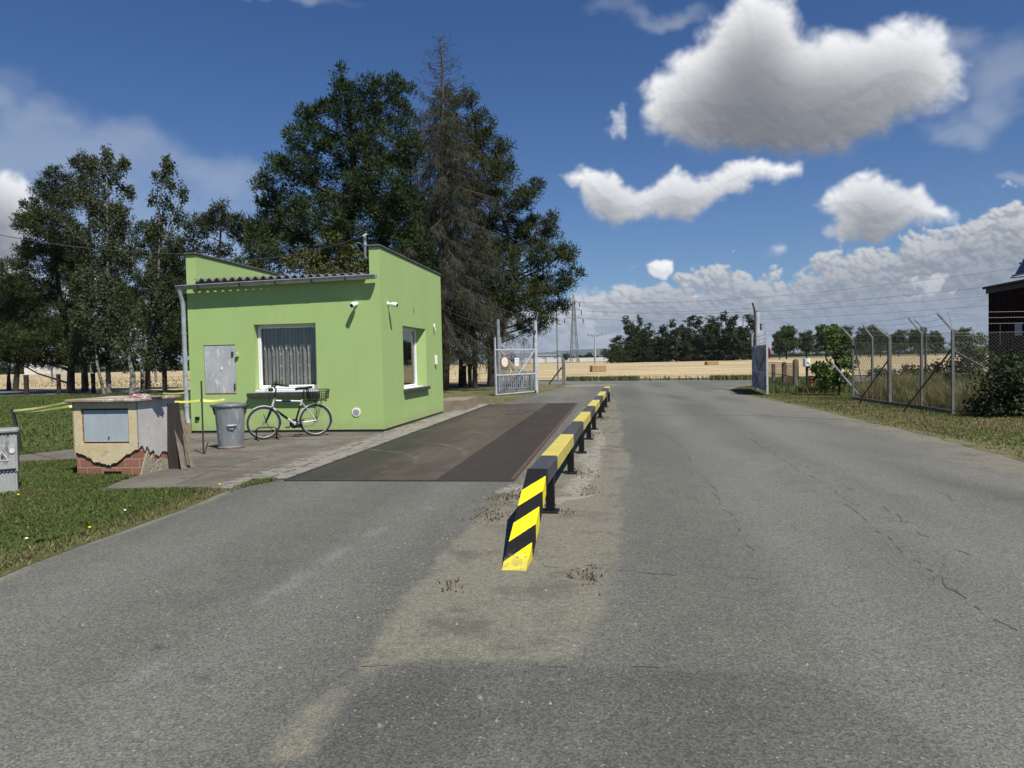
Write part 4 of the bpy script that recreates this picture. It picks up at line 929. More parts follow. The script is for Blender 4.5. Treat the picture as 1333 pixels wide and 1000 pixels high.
# ------------------------------------------------------------------ bicycle
fA = vu(-7.20, 14.25, .014); rA = vu(-6.38, 14.86, .014); dirb = (fA-rA); WBL = 1.07
bk = empty('bicycle', (rA.x, rA.y, .012), math.atan2(dirb.y, dirb.x), 'silver trekking bicycle with rear wire basket parked below the window', 'bicycle')
WR = .345
def circ(c, r, n=36, y=0): return [(c[0]+r*math.cos(2*PI*k/n), y, c[1]+r*math.sin(2*PI*k/n)) for k in range(n)]
def wheel(cx, nm_parent):
    c = (cx, WR); w = MB().tube(circ(c, WR-.022), .022, 10, close=True).build('wheel', ML['rubber'], bk, smooth=True)
    MB().tube(circ(c, WR-.048), .008, 8, close=True).build('rim', ML['metal'], w, smooth=True)
    mb = MB(); mb.tube([(cx,-.045,WR),(cx,.045,WR)], .022, 12)
    for k in range(28):
        a = 2*PI*k/28; b = a+(.42 if k % 2 else -.42); mb.tube([(cx+.02*math.cos(b), .03*(1 if k % 4 < 2 else -1), WR+.02*math.sin(b)), (cx+(WR-.05)*math.cos(a), 0, WR+(WR-.05)*math.sin(a))], .0016, 4)
    mb.build('spokes', ML['chrome'], w); return w
w_r = wheel(0, None); w_f = wheel(WBL, None)
mb = MB(); bb = (.44, 0, .29); st = (.27, 0, .80); hd1 = (.86, 0, .80); hd2 = (.90, 0, .66)
sb = Vector(bb).lerp(Vector(st), .92)
mb.tube([bb, hd2], .024, 12); mb.tube([sb, hd1], .019, 12); mb.tube([(.835,0,.86),(.905,0,.63)], .022, 12); mb.tube([bb, st], .018, 12)
for s in (-1, 1):
    mb.tube([(bb[0], s*.03, bb[2]), (0, s*.06, WR)], .010, 8); mb.tube([(sb.x, s*.02, sb.z-.02), (0, s*.06, WR)], .009, 8)
mb.tube([(.44,-.04,.29),(.44,.04,.29)], .028, 12)
fr_ = mb.build('frame', ML['silver_paint'], bk, smooth=40)
mb = MB(); a = Vector(bb).lerp(Vector(hd2), .32); b = Vector(bb).lerp(Vector(hd2), .82); mb.tube([a, b], .0255, 12); a = sb.lerp(Vector(hd1), .4); b = sb.lerp(Vector(hd1), .72); mb.tube([a, b], .0205, 12); mb.tube([Vector(bb).lerp(Vector(st), .1), Vector(bb).lerp(Vector(st), .75)], .0195, 12); mb.build('frame_decal', ML['black_paint'], fr_, smooth=40)
mb = MB()
for s in (-1, 1): mb.tube([(.90, s*.045, .66), (.955, s*.05, .52), (1.04, s*.05, WR)], [.016,.018,.012], 10)
mb.tube([(.90,-.05,.655),(.90,.05,.655)], .02, 10); mb.build('fork', ML['black_paint'], bk, smooth=40)
mb = MB(); mb.tube([(.835,0,.86),(.80,0,1.04),(.86,0,1.10)], .016, 10)
mb.tube([(.70,-.30,1.12),(.80,-.26,1.14),(.87,-.12,1.10),(.87,.12,1.10),(.80,.26,1.14),(.70,.30,1.12)], .016, 10)
mb.tube([(.93,.18,1.08),(.99,.10,.98),(.95,.02,.82),(.93,0,.75)], .005, 5); mb.tube([(.90,-.2,1.1),(1.0,-.1,1.0),(.96,-.02,.8)], .005, 5)
hb = mb.build('handlebar', ML['black_paint'], bk, smooth=40)
for s in (-1, 1): MB().tube([(.70,s*.30,1.12),(.60,s*.315,1.105)], .023, 10).build('grip', ML['rubber'], hb)
MB().bbox((.91, 0, 1.03), (.09,.10,.08), .02).build('headlamp', ML['dark_metal'], hb)
MB().tube([st, (.225,0,1.0)], .016, 10).build('seat_post', ML['black_paint'], bk)
V = []; F = []; n = 16; secs = [(.41,.020,1.03),(.34,.032,1.04),(.26,.055,1.04),(.18,.10,1.04),(.10,.115,1.055),(.07,.09,1.055)]
for x, w, z in secs:
    for k in range(n): a = 2*PI*k/n; V.append((x, w*math.cos(a), z+(.022 if math.sin(a) > 0 else .035)*math.sin(a)))
for i in range(len(secs)-1):
    for k in range(n): F.append((i*n+k, i*n+(k+1) % n, (i+1)*n+(k+1) % n, (i+1)*n+k))
F += [tuple(range(n)), tuple(len(V)-1-k for k in range(n))]
MB().add(V, F).build('saddle', ML['black_paint'], bk, smooth=50)
def fender(cx, a0, a1, nm):
    V = []; F = []; k = 26
    for i in range(k+1):
        a = R(a0+(a1-a0)*i/k)
        for yy, rr in ((-.028,WR+.004),(-.016,WR+.018),(.016,WR+.018),(.028,WR+.004)): V.append((cx+rr*math.cos(a), yy, WR+rr*math.sin(a)))
    for i in range(k):
        for j in range(3): F.append((i*4+j, i*4+j+1, i*4+4+j+1, i*4+4+j))
    MB().add(V, F).build('mudguard', ML['silver_paint'], bk, smooth=50)
fender(0, 20, 205, 'r'); fender(WBL, 55, 190, 'f')
mb = MB()
disc(mb, (.44, -.048, .29), .10, .006, 30); mb.bbox((.36,-.02,.25), (.16,.07,.10), .03); disc(mb, (0, -.055, WR), .045, .01, 20)
mb.tube([(.44,-.06,.29),(.56,-.065,.22)], .010, 8); mb.tube([(.44,.06,.29),(.32,.065,.36)], .010, 8)
mb.tube([(.44,-.05,.375),(0,-.055,WR+.045)], .005, 5); mb.tube([(.44,-.05,.205),(.06,-.055,WR-.12),(0,-.055,WR-.045)], .005, 5)
ck = mb.build('crankset', ML['dark_metal'], bk); MB().bbox((.57,-.105,.215), (.09,.08,.022), .004).build('pedal', ML['black_paint'], ck); MB().bbox((.31,.105,.365), (.09,.08,.022), .004).build('pedal', ML['black_paint'], ck)
mb = MB()
for s in (-1, 1): mb.tube([(.22,s*.05,.76),(-.20,s*.06,.77)], .010, 6); mb.tube([(-.14,s*.06,.77),(-.01,s*.065,WR)], .006, 6); mb.tube([(.0,s*.06,.77),(-.01,s*.065,WR)], .006, 6)
for x in (.18,.08,-.02,-.12,-.20): mb.tube([(x,-.055,.765),(x,.055,.765)], .005, 6)
mb.build('rear_rack', ML['black_paint'], bk)
mb = MB(); bx0, bx1, by, bz0, bz1 = -.25, .13, .13, .80, 1.00
for z in np.linspace(bz0, bz1, 5):
    e = .03*(z-bz0)/(bz1-bz0); mb.tube([(bx0-e,-by-e,z),(bx1+e,-by-e,z),(bx1+e,by+e,z),(bx0-e,by+e,z)], .007 if z > 1.0 else .0042, 5, close=True)
for x in np.linspace(bx0, bx1, 11):
    for s in (-1, 1): mb.tube([(x, s*by, bz0), (x, s*(by+.03), bz1)], .004, 4)
    mb.tube([(x,-by,bz0),(x,by,bz0)], .004, 4)
for y in np.linspace(-by, by, 7):
    for x, e in ((bx0,-.03),(bx1,.03)): mb.tube([(x,y,bz0),(x+e,y*1.1,bz1)], .004, 4)
mb.build('basket', ML['black_paint'], bk)
MB().bbox((-.225,0,.76), (.03,.09,.05), .01).build('tail_lamp', flat('red_lens', (.35,.02,.02), .3), bk)
# bike rack beneath the front wheel
q0 = fA; bs = empty('bicycle_stand', (q0.x, q0.y, .012), math.atan2(dirb.y, dirb.x), 'small black tube stand holding the front wheel of the bicycle', 'bicycle stand')
mb = MB()
for s in (-.045, .045, ): mb.tube([(-.2,s,.01),(-.2,s,.22),(-.14,s,.25),(.14,s,.25),(.2,s,.22),(.2,s,.01)], .009, 8)
mb.build('hoop', ML['black_paint'], bs); mb = MB()
for x in (-.2, .2): mb.tube([(x,-.25,.012),(x,.25,.012)], .009, 8)
mb.tube([(-.32,-.05,.02),(-.05,-.04,.26),(.04,-.04,.52)], .008, 6); mb.build('base_bar', ML['black_paint'], bs)

# ------------------------------------------------------------------ gates
def rotz_to(a, b): d = b-a; return math.atan2(d.y, d.x)
A = at(697.5, 511, 33.6); A.z = 0; B = at(645, 517, 31.4); B.z = 0
A = Vector((1.10, 33.65, 0)); B = Vector((-.70, 31.45, 0)); GL = (B-A).length
gl = empty('gate_leaf', A, rotz_to(A, B), 'open white tube gate leaf with round prohibition sign at the left', 'gate', 'leaves of the entrance gates')
mb = MB(); z0, z1, z2 = .10, .92, 2.02
for x in (.03, GL): mb.beam((x,0,.06), (x,0,2.55 if x > 1 else 2.36), .06, .06, up=(1,0,0))
mb.beam((.06,0,z0), (GL-.03,0,z0-.02), .05, .05); mb.beam((.06,0,z1), (GL-.03,0,z1), .06, .06); mb.beam((.06,0,z2), (GL-.03,0,z2), .055, .055)
mb.beam((.07,0,z2-.04), (GL*.42,0,z1+.03), .045, .045); mb.beam((GL-.35,0,z2-.04), (GL*.42,0,z1+.03), .045, .045)
mb.beam((GL-.38,0,z2), (GL-.38,0,2.55), .04, .04, up=(1,0,0))
mb.build('frame', ML['gate_paint'], gl)
mb = MB(); nb = 20
for i in range(nb): x = .10+(GL-.17)*i/(nb-1); mb.box((x, .004, (z0+z1)/2), (.045, .014, z1-z0-.08))
mb.box((GL/2, .02, .30), (GL-.1, .02, .035)); mb.build('slats', ML['gate_sheet'], gl)
def mesh_panel(mb, x0, x1, z0, z1, step, r, y=0.0):
    w = x1-x0; h = z1-z0; k = int((w+h)/step)+1
    for i in range(k+1):
        for sgn in (0, 1):
            s = i*step; a0, a1 = max(0, s-h), min(w, s)
            if a1-a0 < .01: continue
            xa, za, xb, zb = a0, s-a0, a1, s-a1
            if sgn: za, zb = h-za, h-zb
            mb.tube([(x0+xa, y, z0+za), (x0+xb, y, z0+zb)], r, 3, cap=False)
mb = MB(); mesh_panel(mb, .06, GL-.04, z1+.04, z2-.04, .07, .0022); mb.build('wire_mesh', ML['barbed'], gl)
mb = MB()
for z in (2.15, 2.27, 2.38): mb.tube([(.03,0,z-.03), (GL*.5,0,z-.05), (GL,0,z)], .006, 4)
for x in (.03, GL*.5, GL): mb.tube([(x,0,2.04),(x,0,2.39)], .006, 4)
mb.build('barbed_wire', ML['barbed'], gl)
MB().tube([(.08,0,-.0),(.08,0,.14)], .07, 12).build('wheel', ML['dark_metal'], gl)
# round sign hangs on the leaf
sg = empty('road_sign', A+(B-A)*.81+Vector((0,-.0,1.47)), rotz_to(A, B), 'round faded white disc sign with a rusty red rim on the left gate', 'sign')
mb = MB(); disc(mb, (0, .075, 0), .30, .016, 40); mb.build('sign_plate', pm('faded_red', (.23,.11,.08), (.15,.09,.07), 8), sg)
mb = MB(); disc(mb, (0, .089, 0), .215, .012, 40); mb.build('disc_face', pm('faded_sign_white', (.72,.68,.58), (.60,.55,.46), 8), sg)
sg2 = empty('notice_sign', A+(B-A)*.50+Vector((0,0,1.47)), rotz_to(A, B), 'small white rectangular notice with blue text lines on the left gate mesh', 'sign')
mb = MB(); mb.bbox((0,.04,0), (.28,.012,.36), .003); mb.build('sign_plate', ML['white'], sg2)
mb = MB()
for i, w_ in enumerate((.20,.16,.20,.12)): mb.box((0,.048,.11-.07*i), (w_,.005,.022))
mb.build('text_lines', flat('faded_blue', (.25,.38,.45)), sg2)
# second, fixed wicket panel between the two posts behind
PA = Vector((1.12, 34.0, 0)); PB = at(650, 500, 33.7); PB.z = 0; WL = (PB-PA).length
wk = empty('wicket_gate', PB, rotz_to(PB, PA), 'narrow grey wire wicket gate standing behind the open left gate leaf', 'gate')
mb = MB()
for x in (.08, WL*.62, WL-.08): mb.beam((x,0,.1), (x,0,2.6), .05, .05, up=(1,0,0))
for z in (.15, .98, 2.0): mb.beam((.1,0,z), (WL-.1,0,z), .045, .045)
mb.beam((WL*.62,0,1.5), (WL-.15,0,2.0), .04, .04); mb.build('frame', ML['metal'], wk)
mb = MB(); mesh_panel(mb, .1, WL-.1, .2, 1.95, .08, .002); mb.build('wire_mesh', ML['barbed'], wk)
mb = MB()
for i in range(14): mb.box((.16+.17*i*(WL-.3)/2.3, .02, .56), (.06,.012,.76))
mb.build('slats', ML['gate_sheet'], wk)
def gpost(name, loc, h, r, mat, label, tip=True, lean=0):
    e = empty(name, loc, 0, label, 'post'); MB().tube([(0,0,0),(0,0,h)], r, 14).build('pole', mat, e, smooth=40)
    MB().tube([(0,0,h-.001),(0,0,h+.02)], r*1.12, 14).build('cap', ML['metal'], e)
    return e
gpost('gate_post', PB, 3.42, .075, ML['metal'], 'tall grey round post at the left end of the wicket gate')
g = gpost('gate_post', Vector((1.13, 33.85, 0)), 3.35, .085, ML['gate_paint'], 'thick white round gate post with angled tip beside the left gate')
MB().tube([(.04,0,3.3),(.14,-.1,3.72)], .028, 8).build('arm', ML['metal'], g); MB().box((-.05,-.1,2.85), (.16,.14,.10)).build('bracket', ML['dark_metal'], g)
RA = Vector((10.70, 32.4, 0)); RB = Vector((9.72, 27.76, 0)); RLn = (RB-RA).length
gr = empty('gate_leaf', RA, rotz_to(RA, RB), 'open grey sheet metal gate leaf with rusty patch on the right of the drive', 'gate', 'leaves of the entrance gates')
mb = MB()
for x in (.03, RLn): mb.beam((x,0,.05), (x,0,2.45), .07, .06, up=(1,0,0))
for z in (.18, .88, 1.92): mb.beam((.06,0,z), (RLn-.03,0,z), .06, .06)
mb.beam((.08,-.035,1.86), (RLn*.5,-.035,.92), .05, .03); mb.beam((RLn-.05,-.035,1.86), (RLn*.5,-.035,.92), .05, .03); mb.beam((RLn*.5,-.035,.2), (.1,-.035,.86), .05, .03)
mb.beam((RLn-.7,0,1.92), (RLn-.7,0,2.42), .04, .04, up=(1,0,0)); mb.build('frame', ML['gate_paint'], gr)
V = []; F = []; k = 150
for z in (.20, 1.90):
    for i in range(k+1): V.append((.06+(RLn-.12)*i/k, .012+.012*(1 if (i//3) % 2 else 0), z))
F = [(i, i+1, k+1+i+1, k+1+i) for i in range(k)]
MB().add(V, F).build('sheet', pm('gate_sheeting', (.40,.42,.45), (.33,.35,.38), 3, rough=.6, spots=(.13,.115,.11), spot_scale=2.2, spot_th=.50, streak=(1,1,.5)), gr)
MB().box((RLn*.62, -.004, 1.50), (1.3, .012, .62)).build('rusty_patch', pm('rust_red_patch', (.21,.10,.08), (.30,.24,.22), 6), gr)
mb = MB()
for z in (2.05, 2.2, 2.36): mb.tube([(.03,0,z-.02), (RLn*.5,0,z-.05), (RLn,0,z)], .008, 4)
for x in (.03, RLn*.5, RLn): mb.tube([(x,0,1.94),(x,0,2.38)], .008, 4)
mb.build('barbed_wire', ML['barbed'], gr)
g = gpost('gate_post', Vector((10.98, 32.6, 0)), 3.50, .11, ML['gate_paint'], 'thick pale round gate post behind the right gate leaf')
g = empty('light_mast', Vector((10.78, 32.3, 0)), 0, 'thin dark curved mast at the hinge of the right gate', 'mast'); MB().tube([(0,0,0),(0,0,3.35),(-.02,0,3.62),(-.10,0,3.86)], .042, 8).build('pole', ML['dark_metal'], g)
sg3 = empty('road_sign', RB+Vector((.10,.3,1.62)), R(100), 'round red rimmed sign seen edge on at the right gate leaf', 'sign'); mb = MB(); disc(mb, (0,-.03,0), .22, .02, 30); mb.build('sign_plate', flat('sign_red', (.35,.06,.05)), sg3); mb = MB(); disc(mb, (0,-.045,0), .15, .012, 30); mb.build('disc_face', ML['white'], sg3)

# ------------------------------------------------------------------ wire fence with angled arms
fprot = empty('fence_post', (0,0,0), 0, 'x', 'fence post', 'concrete fence posts with angled arms')
MB().beam((0,0,0), (0,0,2.08), .055, .06, up=(1,0,0)).build('post', ML['concrete_post'], fprot)
MB().beam((0,0,2.04), (-.36,-.02,2.46), .04, .035).build('arm', ML['metal'], fprot)
FP = [((10.71,17.72), 'nearest fence post, at the corner of the wire fence, its dark arm leaning left', 1.0), ((10.98,19.55), 'second fence post left of the corner post', 1.0), ((11.0,21.25), 'thick pale fence post in the middle of the side fence', .97), ((11.76,23.8), 'slim fence post standing just left behind the thick pale one', 1.0), ((11.27,24.1), 'fence post at the far left end of the fence beside the bush', .98),
      ((17.3,30.5), 'far fence post with dark arm beyond the tall grass', 1.18), ((20.2,29.5), 'far fence post near the dark red building corner', 1.12)]
for i, ((x, y), lb, s) in enumerate(FP):
    o = fprot if i == 0 else copy_tree(fprot); o.location = (x, y, 0); o.scale = (s, s, s); o['label'] = lb
    o.rotation_euler = (0, 0, (-.1, 0, .05, .2, -.1, -.9, -.9)[i])
    if i == 2: o.scale = (1.5, 1.5, .97)
br = [((10.71,17.72,1.62), (9.95,18.6,.0), 'dark brace leaning from the corner post down to the left', 'dark_metal', .022), ((10.75,17.74,1.55), (12.15,18.3,.95), 'pale brace running from the corner post down to the right', 'concrete_post', .022),
      ((11.3,24.1,1.95), (11.9,24.6,.0), 'pale slanting brace beside the far left fence post', 'concrete_post', .017), ((11.05,21.3,1.4), (11.4,23.9,.0), 'dark slanting brace left of the thick pale post', 'dark_metal', .022), ((11.35,25.9,1.25), (11.55,24.0,.0), 'pale thin brace leaning in front of the young tree', 'metal', .03)]
for a, b, lb, mt, r_ in br:
    b = Vector(b); a = Vector(a); mb = MB(); mb.tube([Vector((0,0,0)), a-b], r_, 8); tag(mb.build('fence_brace', ML[mt], None, loc=b), lb, 'brace', 'slanting braces of the wire fence')
def fence_run(a, b, h, label, step=.085, r=.0016, strands=True, arm=(-.36, -.02)):
    a = Vector((*a, 0)); b = Vector((*b, 0)); L = (b-a).length; e = empty('wire_fence', a, rotz_to(a, b), label, 'fence', 'chain link fence panels')
    mb = MB(); mesh_panel(mb, 0, L, .03, h, step, r); mb.build('chain_link', ML['barbed'], e)
    mb = MB()
    for z in (.04, h*.5, h): mb.tube([(0,0,z),(L*.5,0,z-.015),(L,0,z)], .004, 4)
    inv = Matrix.Rotation(-rotz_to(a, b), 3, 'Z'); oe = inv @ Vector((arm[0], arm[1], 0)); mb.tube([(0,0,.04),(0,0,h),(0,0,2.05),(oe.x,oe.y,2.47)], .003, 4)
    if strands:
        for t in (.35, .68, 1.0):
            o_ = inv @ Vector((arm[0]*t, arm[1]*t, 0)); q = [(L*k/14+o_.x, o_.y, 2.05+.42*t-.03*math.sin(PI*k/14)) for k in range(15)]; mb.tube(q, .0035, 3)
            for k in range(int(L/.16)):
                x = o_.x+.16*k; c = Vector((x, o_.y, 2.05+.42*t-.03*math.sin(PI*k*.16/L))); mb.tube([c+Vector((0,0,-.016)), c+Vector((.012,0,.016))], .0025, 3)
    mb.build('barbed_wire', ML['barbed'], e); return e
fence_run((10.71,17.72), (10.98,19.55), 2.0, 'chain link bay between the corner post and the second post')
fence_run((10.98,19.55), (11.0,21.25), 2.0, 'chain link bay left of the second fence post')
fence_run((11.0,21.25), (11.27,24.1), 2.0, 'chain link bay ending at the far left fence post')
fence_run((10.71,17.72), (19.5,16.6), 1.98, 'long chain link run going right from the corner post before the dark building', arm=(-.18,-.12))
fence_run((11.27,24.1), (17.3,30.5), 1.9, 'rear chain link run seen through the tall grass', .2, .004)
fence_run((17.3,30.5), (21.5,29.2), 1.9, 'far chain link run left of the dark building corner', .2, .004)
sk = MB(); pts = [(10.71,17.72), (10.98,19.55), (11.0,21.25), (11.27,24.1)]
for a, b in zip(pts[:-1], pts[1:]): sk.beam((*a,.05), (*b,.05), .06, .11)
tag(sk.build('fence_kerb', pm('kerb_concrete', (.13,.12,.10), (.09,.085,.07), 4), None), 'low dark concrete kerb under the side wire fence', 'kerb')
# short dark posts and rails beyond the right gate
cps = [(1036, 508, 470, .16), (1021, 503, 473, .15), (1007, 500, 475, .13), (992, 497, 478, .12)]
pp = None
lbs = ['nearest short round topped concrete post beyond the right gate', 'short concrete post second from the white capped marker', 'short concrete post third from the white capped marker', 'farthest short concrete post, just right of the open gate leaf']
prev = None; sp0 = None
for i, (px, py, pt, w) in enumerate(cps):
    c = G(px, py); h = (py-pt)*c.y/FOC
    e = empty('short_post', c, .1, lbs[i], 'post', 'short concrete posts beyond the right gate')
    mb = MB(); mb.bbox((0,0,h/2), (w*1.4,w,h), .03); mb.tube([(0,-w*.48,h-.02),(0,w*.48,h-.02)], w*.6, 14); mb.build('post', pm('brown_concrete', (.12,.10,.08), (.08,.07,.055), 6) if i == 0 else bpy.data.materials['brown_concrete'], e)
    if prev is not None:
        d = prev-c; L = d.length; f = empty('wire_fence', c, rotz_to(c, prev), ['', 'rusty low wire panel nearest the marker post', 'rusty low wire panel in the middle beyond the gate', 'rusty low wire panel farthest beyond the gate'][i], 'fence', 'low wire panels beyond the right gate')
        mb = MB(); mesh_panel(mb, .1, L-.1, .1, 1.1, .16, .004); mb.build('wire_mesh', ML['rust'], f); mb = MB(); mb.beam((0,0,.55), (L,0,.55), .03, .03); mb.beam((0,0,1.14), (L,0,1.14), .03, .03); mb.build('rail', ML['rust'], f)
    prev = c
c = G(1053, 508); e = empty('marker_post', c, .2, 'leaning dark marker post with white cap and red foot', 'post')
MB().tube([(-.06,0,0),(-.10,0,1.15)], .055, 10).build('post', ML['dark_post'], e); MB().tube([(-.10,0,1.0),(-.10,0,1.36)], .15, 14).build('cap', ML['white'], e, smooth=40); MB().beam((.10,-.1,0), (.0,-.1,.62), .10, .08, up=(1,0,0)).build('red_board', flat('marker_red', (.34,.06,.04)), e)

# ------------------------------------------------------------------ dark red shed with solar panels
bv = 14.0; bu0, bu1 = 8.0, 29.9; bo = vu(bv, bu1-.0); sh = empty('storage_shed', (bo.x, bo.y, 0), -TH, 'dark red corrugated metal shed at the right edge behind the fence', 'shed')
hgt = 3.80; LS = bu1-bu0; V = []; F = []; k = int(LS/.05)
for z in (0, hgt):
    for i in range(k+1): V.append((.02*(1 if (i//2) % 2 else -1), -LS*i/k, z))
F = [(i, k+1+i, k+2+i, i+1) for i in range(k)]; mb = MB().add(V, F)
mb.add([(.05,0,0),(9,0,0),(9,0,hgt+1.2),(.05,0,hgt)], [(0,1,2,3)]); mb.add([(.05,-LS,0),(9,-LS,0),(9,-LS,hgt+1.2),(.05,-LS,hgt)], [(3,2,1,0)]); mb.add([(9,0,0),(9,-LS,0),(9,-LS,hgt+1.2),(9,0,hgt+1.2)], [(0,1,2,3)])
mb.build('wall', pm('dark_red_sheet', (.022,.006,.005), (.016,.005,.004), 2, rough=.7, spec=.1, streak=(4,4,.3)), sh)
mb = MB(); rs = Matrix.Rotation(-math.atan2(1.2, 9), 3, 'Y'); mb.box((4.5, -LS/2, hgt+.72), (9.3, LS+.2, .09), rs); mb.build('roof', ML['black_paint'], sh)
mb = MB(); mb.box((-.06, -LS/2, hgt-.02), (.06, LS+.1, .20)); mb.build('fascia', ML['black_paint'], sh)
mb = MB(); mb.tube([(-.15,-LS,hgt+.10),(-.15,.1,hgt+.10)], .05, 8); mb.build('gutter', ML['black_paint'], sh)
mb = MB(); mb.box((-.03, -2.1, 2.25), (.02, .46, .42)); mb.build('notice', flat('grey_notice', (.40,.40,.40)), sh)
mb = MB(); mb.tube([(-.04,-.9,1.7),(-.04,-.9,2.5)], .012, 5); mb.build('conduit', ML['metal'], sh)
def solar():
    m, nt, b = new_mat('solar_cells'); o = nt.obj(); x, y, z = nt.sep(o)
    g = nt.math('MAXIMUM', nt.math('GREATER_THAN', nt.math('FRACT', nt.math('MULTIPLY', y, 5.9)), .93), nt.math('GREATER_THAN', nt.math('FRACT', nt.math('MULTIPLY', x, 5.9)), .93))
    fin(nt, b, nt.mix(g, (.006,.008,.02), (.10,.10,.12)), .25); return m
sp = empty('solar_array', vu(bv+.25, bu1-1.3, hgt+.36), -TH, 'tilted dark solar panel array on the shed roof', 'solar panel')
scm = solar(); tl = R(62); rx = Matrix.Rotation(-tl, 3, 'Y')
for i in range(6):
    mb = MB(); mb.box((0,0,0), (1.7, 1.0, .035)); o = mb.build('solar_panel', scm, sp); o.rotation_euler = (0, -tl, 0); o.location = (.85*math.cos(tl), -.52-i*1.04, .85*math.sin(tl)+.05)
    mb = MB()
    for sx in (-1, 1): mb.box((sx*.85, 0, .003), (.03, 1.03, .05))
    for sy in (-1, 1): mb.box((0, sy*.505, .003), (1.67, .03, .05))
    mb.build('panel_frame', ML['chrome'], o)
mb = MB()
for t in (.05, .55, 1.25): mb.beam((t*math.cos(tl)+.03, .28, t*math.sin(tl)+.02), (t*math.cos(tl)+.03, -6.3, t*math.sin(tl)+.02), .05, .05)
for i in range(4): mb.beam((.75, -.3-1.8*i, 1.3), (1.5, -.3-1.8*i, .1), .04, .04)
mb.beam((0,.3,.0), (1.5,.3,.08), .04, .04); mb.build('mounting_rail', ML['dark_metal'], sp)

# ------------------------------------------------------------------ poles, pylon, wires
def pylon():
    Y = 335.0; c = at(748, 470, Y); c.z = 0; top = at(746.5, 387, Y).z
    e = empty('power_pylon', c, .25, 'tall steel lattice power pylon with three crossarms far across the field', 'pylon')
    mb = MB(); H_ = top; secs = [(0, 1.75), (.12*H_, 1.55), (.25*H_, 1.32), (.38*H_, 1.1), (.50*H_, .92), (.61*H_, .78), (.70*H_, .68), (.78*H_, .60), (.86*H_, .52), (.94*H_, .45)]
    r = .20
    for (z0, w0), (z1, w1) in zip(secs[:-1], secs[1:]):
        c0 = [(-w0,-w0,z0),(w0,-w0,z0),(w0,w0,z0),(-w0,w0,z0)]; c1 = [(-w1,-w1,z1),(w1,-w1,z1),(w1,w1,z1),(-w1,w1,z1)]
        for i in range(4):
            j = (i+1) % 4; mb.beam(c0[i], c1[i], r, r); mb.beam(c0[i], c1[j], .10, .10); mb.beam(c0[j], c1[i], .10, .10); mb.beam(c1[i], c1[j], .10, .10)
    for i in ((-1,-1),(1,-1),(1,1),(-1,1)): mb.beam((i[0]*.5,i[1]*.5,.94*H_), (0,0,H_+1.5), .12, .12)
    mb.build('lattice_tower', ML['metal_dark2'], e)
    arms = [(at(748,414.8,Y).z, 4.5/.9625), (at(748,403.7,Y).z, 3.7/.9625), (at(748,393.3,Y).z, 2.9/.9625)]
    for z, w in arms:
        w *= 1.75; mb = MB()
        for s in (-1, 1):
            for y in (-.7, .7): mb.beam((0,y,z), (s*w*.55,0,z), .14, .14)
            mb.beam((0,0,z+1.3), (s*w*.55,0,z), .12, .12); mb.beam((s*w*.28,0,z+.0), (s*w*.2,0,z+.8), .1, .1)
        a = mb.build('crossarm', ML['metal_dark2'], e)
        for s in (-1, 1): MB().tube([(s*w*.55,0,z), (s*w*.55,0,z-2.2)], .22, 6).build('insulator', ML['dark_metal'], a)
    return c, arms
ML['metal_dark2'] = pm('aged_steel', (.16,.17,.18), (.12,.125,.13), rough=.7)
pyc, arms = pylon()
def wire(nm, a, b, sag, r, label, group):
    a = Vector(a); b = Vector(b); P = []
    for i in range(41): t = i/40; q = a.lerp(b, t); q.z -= sag*4*t*(1-t); P.append(q-a)
    rr = [r[0]+(r[1]-r[0])*i/40 for i in range(41)]
    tag(MB().tube(P, rr, 4).build(nm, ML['wire'], None, loc=a), label, 'wire', group)
k = 0
wl = [('highest', (1333+250, 312), 118, (746,393), 4.0), ('second highest', (1333+200, 345), 100, (760,404), 3.0), ('third', (1333+200, 362), 110, (762,405), 3.0), ('fourth', (1333+250, 372), 120, (765,415), 3.0)]
for nmz, (ex, ey), eY, (sx, sy), sag in wl:
    a = at(sx, sy, 333); b = at(ex, ey, eY); wire('power_line', a, b, sag, (.045,.016), f'{nmz} of the dark power lines spanning right from the far pylon', 'power lines crossing the right sky')
# hut service wires
m0 = C0+Vv*(-.41)+Wv*.25+Vector((0,0,4.42))
wire('service_wire', at(-60, 292, 30), at(240, 331, 24.0), .25, (.014,.012), 'black cable entering from the left sky towards the green hut', 'cables leading to the hut')
wire('service_wire', at(238, 330.5, 24.0), m0, .35, (.012,.010), 'cable sagging over the hut roof to the metal mast', 'cables leading to the hut')
wire('phone_wire', at(471, 326, 16.6), at(650, 421, 33.6), .5, (.006,.009), 'thin cable from the hut to the tall grey gate post', 'cables leading to the hut')
def simple_pole(name, label, c, h, r, mat, cat='pole'):
    e = empty(name, c, 0, label, cat); MB().tube([(0,0,0),(0,0,h)], [r, r*.7], 10).build('pole', mat, e, smooth=40); return e
c = at(775, 474, 200); c.z = 0; e = simple_pole('utility_pole', 'concrete power pole with short v crossarm in the distant field', c, 7.6, .32, pm('pale_concrete', (.34,.34,.33), (.27,.27,.26)))
mb = MB(); mb.beam((0,0,7.3), (-1.4,0,8.0), .16, .16); mb.beam((0,0,7.3), (1.4,0,8.0), .16, .16); mb.beam((-2,0,7.9), (2,0,7.9), .14, .14); mb.build('crossarm', ML['metal_dark2'], e)
for x in (-1.9, 0, 1.9): MB().tube([(x,0,7.95),(x,0,8.4)], .12, 6).build('insulator', ML['metal_dark2'], e)
c = at(726.5, 496, 52); c.z = 0; e = simple_pole('street_lamp', 'tall thin lamp post with round lamp beyond the left gate', c, 5.05, .07, ML['metal'], 'street lamp')
